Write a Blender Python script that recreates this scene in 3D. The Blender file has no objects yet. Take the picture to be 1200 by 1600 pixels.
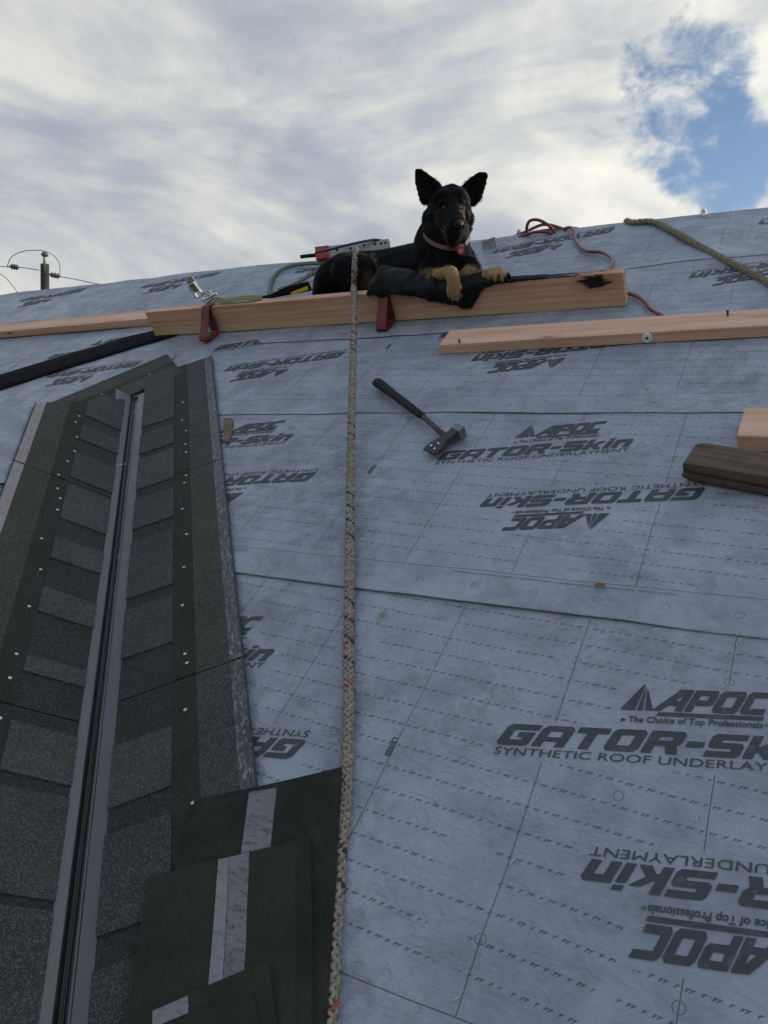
import bpy, bmesh, math, random
import numpy as np
from mathutils import Matrix, Vector, noise
from mathutils.geometry import tessellate_polygon

rnd = random.Random(7)
scene = bpy.context.scene
col = scene.collection

# ------------------------------------------------------------------ frames
PITCH = math.radians(34.3)
CP, SP = math.cos(PITCH), math.sin(PITCH)
EYE = 1.2                                  # lens height square to the roof
FPX = 1236.0                               # focal length in photo pixels (1200 x 1600)
MC = np.array([[0.8750677542, 0.0563932553, -0.4807038863],
               [0.4135650452, -0.6030790375, 0.6820994267],
               [-0.2514366299, -0.7956855379, -0.5510572981]])   # lens axes -> roof axes
# roof frame: x along the ridge, y up the slope, z square to the roof
ROOF = Matrix(((1, 0, 0, 0), (0, CP, -SP, 0), (0, SP, CP, 0), (0, 0, 0, 1)))


def at(px, py, c=0.0):
    """photo pixel -> roof-frame point on the plane c above the roof"""
    r = MC @ np.array([(px - 600) / FPX, (py - 800) / FPX, 1.0])
    t = (c - EYE) / r[2]
    return Vector((r[0] * t, r[1] * t, c))


def dep(px, py, t):
    """photo pixel at a depth of t metres -> roof-frame point"""
    r = MC @ np.array([(px - 600) / FPX * t, (py - 800) / FPX * t, t])
    return Vector((r[0], r[1], r[2] + EYE))


def onb(px, py, b):
    """photo pixel -> roof-frame point in the plane y = b (square to the roof, along the ridge)"""
    r = MC @ np.array([(px - 600) / FPX, (py - 800) / FPX, 1.0])
    t = b / r[1]
    return Vector((r[0] * t, b, r[2] * t + EYE))


# ------------------------------------------------------------------ camera
cam = bpy.data.cameras.new('camera')
cam.sensor_fit = 'VERTICAL'
cam.sensor_height = 32.0
cam.lens = FPX / 1600 * 32.0
cam.clip_start = 0.02
cam.clip_end = 3000
camo = bpy.data.objects.new('camera', cam)
col.objects.link(camo)
m3 = Matrix([list(MC[i]) for i in range(3)])
rot = ROOF.to_3x3() @ m3 @ Matrix(((1, 0, 0), (0, -1, 0), (0, 0, -1)))
mw = rot.to_4x4()
mw.translation = ROOF @ Vector((0, 0, EYE))
camo.matrix_world = mw
scene.camera = camo
FWD = ROOF.to_3x3() @ m3 @ Vector((0, 0, 1))

# ------------------------------------------------------------------ sky, sun, exposure
SUN_EL = math.radians(16)
SUN_DIR2 = Vector((0.73, 0.68))            # compass direction the light comes from
SUN_AZ = math.atan2(SUN_DIR2.x, SUN_DIR2.y)
scene.view_settings.view_transform = 'Standard'
scene.view_settings.look = 'None'
scene.view_settings.exposure = 0.0
scene.view_settings.gamma = 1.0
scene.view_settings.use_curve_mapping = False


class NT:
    """small helper for writing node math"""
    def __init__(self, tree):
        self.t = tree
        self.n = tree.nodes
        self.l = tree.links

    def put(self, sock, v):
        if isinstance(v, bpy.types.NodeSocket):
            self.l.new(v, sock)
        elif v is not None:
            sock.default_value = v

    def m(self, op, a=None, b=None, c=None, clamp=False):
        n = self.n.new('ShaderNodeMath')
        n.operation = op
        n.use_clamp = clamp
        for s, v in zip(n.inputs, (a, b, c)):
            self.put(s, v)
        return n.outputs[0]

    def vm(self, op, a=None, b=None, out=0, scale=None):
        n = self.n.new('ShaderNodeVectorMath')
        n.operation = op
        self.put(n.inputs[0], a)
        if b is not None:
            self.put(n.inputs[1], b)
        if scale is not None:
            self.put(n.inputs[3], scale)
        return n.outputs[out]

    def noise(self, vec, scale, detail=4, rough=0.55, dist=0.0, out='Fac'):
        n = self.n.new('ShaderNodeTexNoise')
        self.put(n.inputs['Vector'], vec)
        n.inputs['Scale'].default_value = scale
        n.inputs['Detail'].default_value = detail
        n.inputs['Roughness'].default_value = rough
        n.inputs['Distortion'].default_value = dist
        return n.outputs[out]

    def voro(self, vec, scale, feature='F1', out='Distance'):
        n = self.n.new('ShaderNodeTexVoronoi')
        n.feature = feature
        self.put(n.inputs['Vector'], vec)
        n.inputs['Scale'].default_value = scale
        return n.outputs[out]

    def ramp(self, v, lo, hi, a=0.0, b=1.0):
        n = self.n.new('ShaderNodeMapRange')
        n.clamp = True
        n.interpolation_type = 'SMOOTHSTEP'
        self.put(n.inputs[0], v)
        for i, x in zip((1, 2, 3, 4), (lo, hi, a, b)):
            n.inputs[i].default_value = x
        return n.outputs[0]

    def mix(self, f, a, b, mode='MIX'):
        n = self.n.new('ShaderNodeMix')
        n.data_type = 'RGBA'
        n.blend_type = mode
        n.clamp_factor = True
        self.put(n.inputs[0], f)
        for s, v in ((n.inputs[6], a), (n.inputs[7], b)):
            if isinstance(v, (tuple, list)) and len(v) == 3:
                v = (*v, 1)
            self.put(s, v)
        return n.outputs[2]

    def mapping(self, vec, scale=(1, 1, 1), loc=(0, 0, 0), rot=(0, 0, 0)):
        n = self.n.new('ShaderNodeMapping')
        self.put(n.inputs[0], vec)
        n.inputs['Location'].default_value = loc
        n.inputs['Rotation'].default_value = rot
        n.inputs['Scale'].default_value = scale
        return n.outputs[0]

    def xyz(self, vec):
        n = self.n.new('ShaderNodeSeparateXYZ')
        self.put(n.inputs[0], vec)
        return n.outputs

    def comb(self, x, y, z):
        n = self.n.new('ShaderNodeCombineXYZ')
        for s, v in zip(n.inputs, (x, y, z)):
            self.put(s, v)
        return n.outputs[0]

    def bump(self, h, strength=0.5, dist=0.01, normal=None):
        n = self.n.new('ShaderNodeBump')
        n.inputs['Strength'].default_value = strength
        n.inputs['Distance'].default_value = dist
        self.put(n.inputs['Height'], h)
        if normal is not None:
            self.put(n.inputs['Normal'], normal)
        return n.outputs[0]


world = bpy.data.worlds.new('World')
scene.world = world
world.use_nodes = True
w = NT(world.node_tree)
w.n.clear()
wout = w.n.new('ShaderNodeOutputWorld')
bg = w.n.new('ShaderNodeBackground')
bg.inputs['Strength'].default_value = 0.1
w.l.new(bg.outputs[0], wout.inputs[0])
sky = w.n.new('ShaderNodeTexSky')
sky.sky_type = 'NISHITA'
sky.sun_disc = False
sky.sun_elevation = SUN_EL
sky.sun_rotation = SUN_AZ
sky.air_density = 1.0
sky.dust_density = 0.6
sky.ozone_density = 1.5
tc = w.n.new('ShaderNodeTexCoord')
D = tc.outputs['Generated']
X, Y, Z = w.xyz(D)
zz = w.m('ADD', w.m('MAXIMUM', Z, 0.0), 0.22)
pl = w.comb(w.m('DIVIDE', X, zz), w.m('DIVIDE', Y, zz), 0.0)     # cloud layer seen in perspective


def wdir(px, py):
    return (ROOF.to_3x3() @ m3 @ Vector(((px - 600) / FPX, (py - 800) / FPX, 1))).normalized()


def glow(px, py, lo, hi):
    return w.ramp(w.vm('DOT_PRODUCT', D, tuple(wdir(px, py)), out=1), lo, hi)


n_big = w.noise(w.mapping(pl, (1, 1, 1), (3.1, 1.7, 0)), 0.75, 6, 0.55, 0.35)
n_mid = w.noise(w.mapping(D, (1, 1, 2.6), (8.2, 4.4, 0)), 2.3, 7, 0.56, 0.5)
n_fin = w.noise(w.mapping(D, (1, 1, 1.5), (1.2, 0, 5)), 6.5, 9, 0.62, 0.35)
# a ragged opening in the cloud at the right of the view
warpd = w.vm('NORMALIZE', w.vm('ADD', D, w.vm('SCALE', w.vm('SUBTRACT', w.noise(D, 7.0, 6, 0.6, 0.2, out='Color'), (0.5, 0.5, 0.5)), scale=0.16)))


def hole(px, py, lo, hi):
    return w.ramp(w.vm('DOT_PRODUCT', warpd, tuple(wdir(px, py)), out=1), lo, hi)


gap = w.m('MAXIMUM', hole(1068, 118, 0.9960, 0.9992), w.m('MAXIMUM', hole(1112, 262, 0.9968, 0.9994), w.m('MULTIPLY', hole(1000, 215, 0.9962, 0.9995), 0.75)))
cover = w.m('ADD', w.m('MULTIPLY', n_big, 0.25), w.m('MULTIPLY', n_fin, 0.95))
cover = w.m('ADD', cover, w.m('MULTIPLY', gap, -0.40))
n_wisp = w.noise(w.mapping(D, (1, 1, 1.2), (4.4, 2.0, 1.0)), 15.0, 8, 0.62, 0.6)
cover = w.m('ADD', cover, w.m('MULTIPLY', w.m('SUBTRACT', n_wisp, 0.46), 0.75))
cover = w.ramp(cover, 0.13, 0.46, 0.0, 1.0)
shade = w.m('ADD', w.m('MULTIPLY', n_mid, 0.78), w.m('MULTIPLY', n_fin, 0.22))
shade = w.ramp(shade, 0.37, 0.60)
sunside = w.ramp(w.vm('DOT_PRODUCT', D, tuple(Vector((*(SUN_DIR2.normalized() * math.cos(SUN_EL)), math.sin(SUN_EL)))), out=1), 0.05, 0.85)
c_dark = w.mix(sunside, (3.7, 4.2, 5.0), (5.0, 5.5, 6.1))
c_lite = w.mix(sunside, (7.5, 7.5, 7.1), (11.8, 11.3, 9.8))
c_cloud = w.mix(shade, c_dark, c_lite)
c_cloud = w.mix(w.ramp(Z, 0.48, 0.95), c_cloud, w.mix(1.0, c_cloud, (0.66, 0.83, 1.12), 'MULTIPLY'))
c_sky = w.mix(1.0, sky.outputs[0], (1.15, 1.2, 1.3), 'MULTIPLY')
w.l.new(w.mix(cover, c_sky, c_cloud), bg.inputs['Color'])

sun = bpy.data.lights.new('sun', 'SUN')
sun.energy = 3.6
sun.angle = math.radians(1.5)
sun.color = (1.0, 0.86, 0.66)
suno = bpy.data.objects.new('sun', sun)
col.objects.link(suno)
sd = Vector((*(SUN_DIR2.normalized() * math.cos(SUN_EL)), math.sin(SUN_EL)))
suno.rotation_euler = sd.to_track_quat('Z', 'Y').to_euler()
suno.location = (5, 10, 12)

# ------------------------------------------------------------------ object helpers
WM = {}                                    # world matrix of every object made


def tag(o, label=None, cat=None, group=None, kind=None):
    for k, v in (('label', label), ('category', cat), ('group', group), ('kind', kind)):
        if v:
            o[k] = v
    return o


def place(o, parent=None, world=Matrix()):
    col.objects.link(o)
    WM[o.name] = world.copy()
    if parent is not None:
        o.parent = parent
        o.matrix_basis = WM[parent.name].inverted() @ world
    else:
        o.matrix_basis = world
    return o


def empty(name, world, label=None, cat=None, group=None):
    o = bpy.data.objects.new(name, None)
    o.empty_display_size = 0.1
    place(o, None, world)
    return tag(o, label, cat, group)


class MB:
    """collects geometry for one mesh object"""
    def __init__(self):
        self.v, self.f, self.mi, self.sm = [], [], [], []

    def add(self, vs, fs, mi=0, smooth=False):
        k = len(self.v)
        self.v += [Vector(p) for p in vs]
        for f in fs:
            self.f.append([i + k for i in f])
            self.mi.append(mi)
            self.sm.append(smooth)
        return self

    def box(self, lo, hi, mi=0, M=None):
        x0, y0, z0 = lo
        x1, y1, z1 = hi
        vs = [Vector(p) for p in ((x0, y0, z0), (x1, y0, z0), (x1, y1, z0), (x0, y1, z0),
                                  (x0, y0, z1), (x1, y0, z1), (x1, y1, z1), (x0, y1, z1))]
        if M is not None:
            vs = [M @ p for p in vs]
        return self.add(vs, [(3, 2, 1, 0), (4, 5, 6, 7), (0, 1, 5, 4), (1, 2, 6, 5), (2, 3, 7, 6), (3, 0, 4, 7)], mi)

    def prism(self, pts, z0, z1, mi=0, M=None):
        n = len(pts)
        vs = [Vector((p[0], p[1], z0)) for p in pts] + [Vector((p[0], p[1], z1)) for p in pts]
        if M is not None:
            vs = [M @ p for p in vs]
        return self.add(vs, [tuple(range(n - 1, -1, -1)), tuple(range(n, 2 * n))] +
                        [(i, (i + 1) % n, n + (i + 1) % n, n + i) for i in range(n)], mi)

    def tube(self, path, r, n=10, mi=0, cap=True, smooth=True, prof=None, flat=(1, 1), up=None):
        path = [Vector(p) for p in path]
        rr = r if isinstance(r, (list, tuple)) else [r] * len(path)
        k = len(self.v)
        T0 = (path[1] - path[0]).normalized()
        U = Vector(up) if up is not None else (Vector((0, 0, 1)) if abs(T0.z) < 0.9 else Vector((1, 0, 0)))
        U = (U - T0 * U.dot(T0)).normalized()
        vs = []
        for i, p in enumerate(path):
            a, b = path[max(0, i - 1)], path[min(len(path) - 1, i + 1)]
            T = (b - a)
            T = T.normalized() if T.length > 1e-9 else T0
            U = (U - T * U.dot(T))
            U = U.normalized() if U.length > 1e-6 else T.orthogonal().normalized()
            V = T.cross(U)
            for j in range(n):
                an = 2 * math.pi * j / n
                q = rr[i] * (prof(an, i) if prof else 1.0)
                vs.append(p + U * (math.cos(an) * q * flat[0]) + V * (math.sin(an) * q * flat[1]))
        fs = []
        for i in range(len(path) - 1):
            for j in range(n):
                fs.append((i * n + j, i * n + (j + 1) % n, (i + 1) * n + (j + 1) % n, (i + 1) * n + j))
        if cap:
            fs.append(tuple(range(n - 1, -1, -1)))
            m = (len(path) - 1) * n
            fs.append(tuple(m + j for j in range(n)))
        return self.add(vs, fs, mi, smooth)

    def ball(self, c, r, mi=0, u=12, v=8, M=None):
        c = Vector(c)
        r = Vector(r) if not isinstance(r, (int, float)) else Vector((r, r, r))
        vs = [Vector((0, 0, r.z))]
        for i in range(1, v):
            t = math.pi * i / v
            for j in range(u):
                p = 2 * math.pi * j / u
                vs.append(Vector((r.x * math.sin(t) * math.cos(p), r.y * math.sin(t) * math.sin(p), r.z * math.cos(t))))
        vs.append(Vector((0, 0, -r.z)))
        if M is not None:
            vs = [M @ q for q in vs]
        vs = [q + c for q in vs]
        fs = [(0, 1 + j, 1 + (j + 1) % u) for j in range(u)]
        for i in range(v - 2):
            for j in range(u):
                a, b = 1 + i * u + j, 1 + i * u + (j + 1) % u
                fs.append((a, a + u, b + u, b))
        e = len(vs) - 1
        fs += [(e, e - u + (j + 1) % u, e - u + j) for j in range(u)]
        return self.add(vs, fs, mi, True)

    def mesh(self, name, mats):
        me = bpy.data.meshes.new(name)
        me.from_pydata([tuple(p) for p in self.v], [], self.f)
        for m in (mats if isinstance(mats, (list, tuple)) else [mats]):
            me.materials.append(m)
        me.polygons.foreach_set('material_index', self.mi)
        me.polygons.foreach_set('use_smooth', self.sm)
        me.update()
        return me

    def build(self, name, mats, parent=None, world=None, frame=None, bevel=0.0, seg=2):
        """vertices are given in `frame` (a world matrix); the object itself sits at `world`"""
        frame = ROOF if frame is None else frame
        if world is None:
            if parent is not None:
                world = WM[parent.name]
            else:
                c = sum(self.v, Vector()) / len(self.v)
                world = frame @ Matrix.Translation(c)
        X = world.inverted() @ frame
        self.v = [X @ p for p in self.v]
        me = self.mesh(name, mats)
        if bevel > 0:
            bm = bmesh.new()
            bm.from_mesh(me)
            bmesh.ops.remove_doubles(bm, verts=bm.verts, dist=1e-6)
            bmesh.ops.recalc_face_normals(bm, faces=bm.faces)
            bmesh.ops.bevel(bm, geom=[e for e in bm.edges if e.is_manifold and e.calc_face_angle(0) > 0.5],
                            offset=bevel, segments=seg, affect='EDGES', profile=0.5)
            bm.to_mesh(me)
            bm.free()
        o = bpy.data.objects.new(name, me)
        return place(o, parent, world)


def smooth_path(pts, n=12, closed=False):
    """Catmull-Rom through the points"""
    P = [Vector(p) for p in pts]
    out = []
    L = len(P)
    for i in range(L - 1):
        p0, p1, p2, p3 = P[max(0, i - 1)], P[i], P[i + 1], P[min(L - 1, i + 2)]
        for k in range(n):
            t = k / n
            out.append(0.5 * ((2 * p1) + (p2 - p0) * t + (2 * p0 - 5 * p1 + 4 * p2 - p3) * t * t +
                              (3 * p1 - p0 - 3 * p2 + p3) * t ** 3))
    out.append(P[-1])
    return out


def resample(path, step):
    out = [path[0].copy()]
    acc = 0.0
    for a, b in zip(path, path[1:]):
        d = (b - a).length
        while acc + d >= step:
            t = (step - acc) / d
            a = a + (b - a) * t
            out.append(a.copy())
            d = (b - a).length
            acc = 0.0
        acc += d
    return out


# ------------------------------------------------------------------ materials
def material(name):
    m = bpy.data.materials.new(name)
    m.use_nodes = True
    nt = NT(m.node_tree)
    nt.bsdf = m.node_tree.nodes['Principled BSDF']
    nt.co = nt.n.new('ShaderNodeTexCoord').outputs['Object']
    return m, nt


def simple(name, colr, rough=0.6, metal=0.0, var=0.15, scale=30, bump=0.0, bscale=80, spec=0.5):
    m, t = material(name)
    n = t.noise(t.co, scale, 5, 0.6)
    c2 = tuple(x * (1 - var) for x in colr)
    c3 = tuple(min(1, x * (1 + var)) for x in colr)
    t.put(t.bsdf.inputs['Base Color'], t.mix(t.ramp(n, 0.3, 0.7), c2, c3))
    t.put(t.bsdf.inputs['Roughness'], t.ramp(n, 0.2, 0.8, max(0.02, rough - 0.1), min(1, rough + 0.1)))
    t.bsdf.inputs['Metallic'].default_value = metal
    t.bsdf.inputs['Specular IOR Level'].default_value = spec
    if bump:
        t.put(t.bsdf.inputs['Normal'], t.bump(t.noise(t.co, bscale, 4, 0.6), bump, 0.004))
    return m


PER = 1.115                                # repeat of the print along the roll


def sheet_material(name, printed=True):
    m, t = material(name)
    x, y, z = t.xyz(t.co)
    info = t.n.new('ShaderNodeObjectInfo')
    co = t.vm('ADD', t.co, t.vm('SCALE', (13.0, 7.0, 3.0), scale=info.outputs['Random']))
    big = t.noise(co, 2.2, 5, 0.6)
    med = t.noise(t.mapping(co, (1, 1, 1)), 9, 6, 0.65, 0.4)
    fine = t.noise(co, 160, 3, 0.7)
    fib = t.noise(t.mapping(co, (1, 6, 1)), 45, 4, 0.7)
    base = t.mix(t.ramp(big, 0.3, 0.7), (0.208, 0.238, 0.298), (0.285, 0.322, 0.388))
    base = t.mix(t.ramp(med, 0.40, 0.66, 0, 0.7), base, (0.135, 0.158, 0.208))
    base = t.mix(t.ramp(fib, 0.3, 0.75, 0, 0.35), base, (0.325, 0.362, 0.428))
    base = t.mix(t.ramp(fine, 0.45, 0.8, 0, 0.3), base, (0.15, 0.18, 0.24))
    # scuffed brown dirt carried up on boots
    dirt = t.m('MULTIPLY', t.ramp(t.noise(co, 3.1, 5, 0.6, 0.6), 0.44, 0.70), t.ramp(t.noise(co, 38, 8, 0.78), 0.47, 0.68))
    base = t.mix(t.m('MULTIPLY', dirt, 0.75), base, (0.125, 0.115, 0.10))
    dark = t.m('MULTIPLY', t.ramp(t.noise(co, 1.7, 4, 0.6, 0.3), 0.47, 0.70), t.ramp(t.noise(co, 14, 7, 0.72), 0.42, 0.66))
    base = t.mix(t.m('MULTIPLY', dark, 0.7), base, (0.12, 0.13, 0.145))
    colr = base
    if printed:
        A = t.m
        u = A('FLOORED_MODULO', x, PER)
        wob = t.m('MULTIPLY', t.m('SUBTRACT', t.noise(t.mapping(co, (0, 1, 0)), 5, 2), 0.5), 0.006)
        wob2 = t.m('MULTIPLY', t.m('SUBTRACT', t.noise(t.mapping(co, (1, 0, 0)), 4, 2), 0.5), 0.008)

        def inside(v, lo, hi):
            return A('MULTIPLY', A('GREATER_THAN', v, lo), A('LESS_THAN', v, hi))

        def NOT(v):
            return A('SUBTRACT', 1.0, v)
        u2 = A('SUBTRACT', A('FLOORED_MODULO', A('ADD', x, 0.03), PER), 0.03)

        def text_box(X, Y):
            Y = A('SUBTRACT', Y, A('MULTIPLY', X, 0.172))
            a = A('MULTIPLY', inside(Y, -0.034, 0.056), inside(X, -0.018, 0.552))
            b = A('MULTIPLY', inside(Y, 0.054, 0.158), inside(X, 0.185, 0.462))
            return A('MAXIMUM', a, b)
        up = text_box(u2, A('SUBTRACT', y, 0.556))
        inv = text_box(A('SUBTRACT', 0.746, u2), A('SUBTRACT', 0.476, y))
        free = A('MULTIPLY', NOT(up), NOT(inv))
        # cross lines
        um = A('ADD', A('SUBTRACT', u, 0.094), wob)
        dl = A('ABSOLUTE', A('SUBTRACT', A('FLOORED_MODULO', A('ADD', um, PER / 8), PER / 4), PER / 8))
        brk = A('MAXIMUM', up, inv)
        line = A('MULTIPLY', A('MULTIPLY', A('LESS_THAN', dl, 0.0010), inside(y, 0.104, 0.9)), NOT(brk))
        # lap line
        lap = A('LESS_THAN', A('ABSOLUTE', A('SUBTRACT', A('ADD', y, wob2), 0.104)), 0.0011)
        # rows of small wedge marks
        yy = A('ADD', y, A('MULTIPLY', x, 0.055))
        yy = A('ADD', yy, wob2)
        ly = A('DIVIDE', A('SUBTRACT', A('FLOORED_MODULO', yy, 0.0475), 0.02), 0.0070)     # 0..1 across the mark
        inrow = inside(ly, 0.0, 1.0)
        xs = A('FLOORED_MODULO', A('ADD', x, A('MULTIPLY', ly, -0.003)), 0.034)

        def wedge(x0):
            d = A('SUBTRACT', xs, x0)
            return A('MULTIPLY', A('GREATER_THAN', d, 0.0), A('LESS_THAN', d, A('MULTIPLY', ly, 0.0064)))
        marks = A('MAXIMUM', wedge(0.001), A('MAXIMUM', wedge(0.007), wedge(0.0215)))
        marks = A('MULTIPLY', A('MULTIPLY', marks, inrow), A('MULTIPLY', free, inside(y, 0.125, 0.9)))
        marks = A('MULTIPLY', marks, t.ramp(t.noise(co, 7, 3), 0.36, 0.42))

        # nail circles

        def ring(du, dv, R):
            d = A('SQRT', A('ADD', A('MULTIPLY', du, du), A('MULTIPLY', dv, dv)))
            return A('LESS_THAN', A('ABSOLUTE', A('SUBTRACT', d, R)), 0.0007)
        dx = A('SUBTRACT', A('FLOORED_MODULO', A('ADD', um, PER / 8), PER / 4), PER / 8)
        dx2 = A('SUBTRACT', A('FLOORED_MODULO', um, PER / 4), PER / 8)
        dx3 = A('SUBTRACT', A('FLOORED_MODULO', um, PER / 8), PER / 16)
        rings = A('MAXIMUM', ring(dx, A('SUBTRACT', y, 0.215), 0.0085), ring(dx, A('SUBTRACT', y, 0.785), 0.0085))
        rings = A('MAXIMUM', rings, ring(dx2, A('SUBTRACT', y, 0.508), 0.0085))
        rings = A('MAXIMUM', rings, ring(dx3, A('SUBTRACT', y, 0.052), 0.0085))
        ink = A('MAXIMUM', A('MAXIMUM', line, lap), A('MAXIMUM', marks, rings))
        ink = A('MULTIPLY', ink, t.ramp(fine, 0.25, 0.5, 0.75, 1.0))
        colr = t.mix(t.m('MULTIPLY', ink, 0.80), base, (0.035, 0.04, 0.05))
    t.put(t.bsdf.inputs['Base Color'], colr)
    t.put(t.bsdf.inputs['Roughness'], t.ramp(med, 0.3, 0.7, 0.38, 0.52))
    t.bsdf.inputs['Specular IOR Level'].default_value = 0.5
    crease = t.m('ABSOLUTE', t.m('SUBTRACT', t.noise(t.mapping(co, (1, 2.2, 1), rot=(0, 0, 0.5)), 3.6, 4, 0.55, 1.4), 0.5))
    crease2 = t.m('ABSOLUTE', t.m('SUBTRACT', t.noise(t.mapping(co, (1.6, 1, 1), rot=(0, 0, -0.4)), 6.5, 3, 0.5, 1.0), 0.5))
    crs = t.m('ADD', t.ramp(crease, 0.0, 0.05, 1.0, 0.0), t.m('MULTIPLY', t.ramp(crease2, 0.0, 0.035, 1.0, 0.0), 0.6))
    crs = t.m('MULTIPLY', crs, t.ramp(t.noise(co, 2.0, 3), 0.45, 0.62))
    wr = t.noise(t.mapping(co, (1, 1.6, 1), rot=(0, 0, 0.35)), 8, 5, 0.55, 1.0)
    b0 = t.bump(crs, 0.42, 0.004)
    b1 = t.bump(wr, 0.9, 0.012, b0)
    b2 = t.bump(t.m('ADD', fib, t.m('MULTIPLY', fine, 0.8)), 0.35, 0.0012, b1)
    t.put(t.bsdf.inputs['Normal'], b2)
    return m


def ink_material():
    m, t = material('print_ink')
    n = t.noise(t.co, 55, 6, 0.7)
    s = t.noise(t.co, 9, 5, 0.65)
    f = t.m('ADD', t.m('MULTIPLY', t.ramp(n, 0.52, 0.75), 0.5), t.m('MULTIPLY', t.ramp(s, 0.55, 0.75), 0.35))
    t.put(t.bsdf.inputs['Base Color'], t.mix(f, (0.030, 0.034, 0.042), (0.14, 0.155, 0.18)))
    t.bsdf.inputs['Roughness'].default_value = 0.6
    return m


def granules(name, a, b, speck, amount=0.5, moss=0.0, scale=480):
    m, t = material(name)
    cells = t.voro(t.co, scale, out='Color')
    r = t.xyz(cells)[0]
    soft = t.noise(t.co, 6, 5, 0.6)
    c = t.mix(t.ramp(soft, 0.3, 0.7), a, b)
    c = t.mix(t.m('MULTIPLY', t.ramp(r, 0.55, 1.0), amount), c, speck)
    if moss:
        c = t.mix(t.m('MULTIPLY', t.ramp(t.noise(t.co, 9, 8, 0.75), 0.45, 0.66), moss), c, (0.048, 0.056, 0.032))
    t.put(t.bsdf.inputs['Base Color'], c)
    t.bsdf.inputs['Roughness'].default_value = 0.8
    t.bsdf.inputs['Specular IOR Level'].default_value = 0.3
    h = t.voro(t.co, scale, out='Distance')
    t.put(t.bsdf.inputs['Normal'], t.bump(h, 0.8, 0.0035))
    return m


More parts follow.
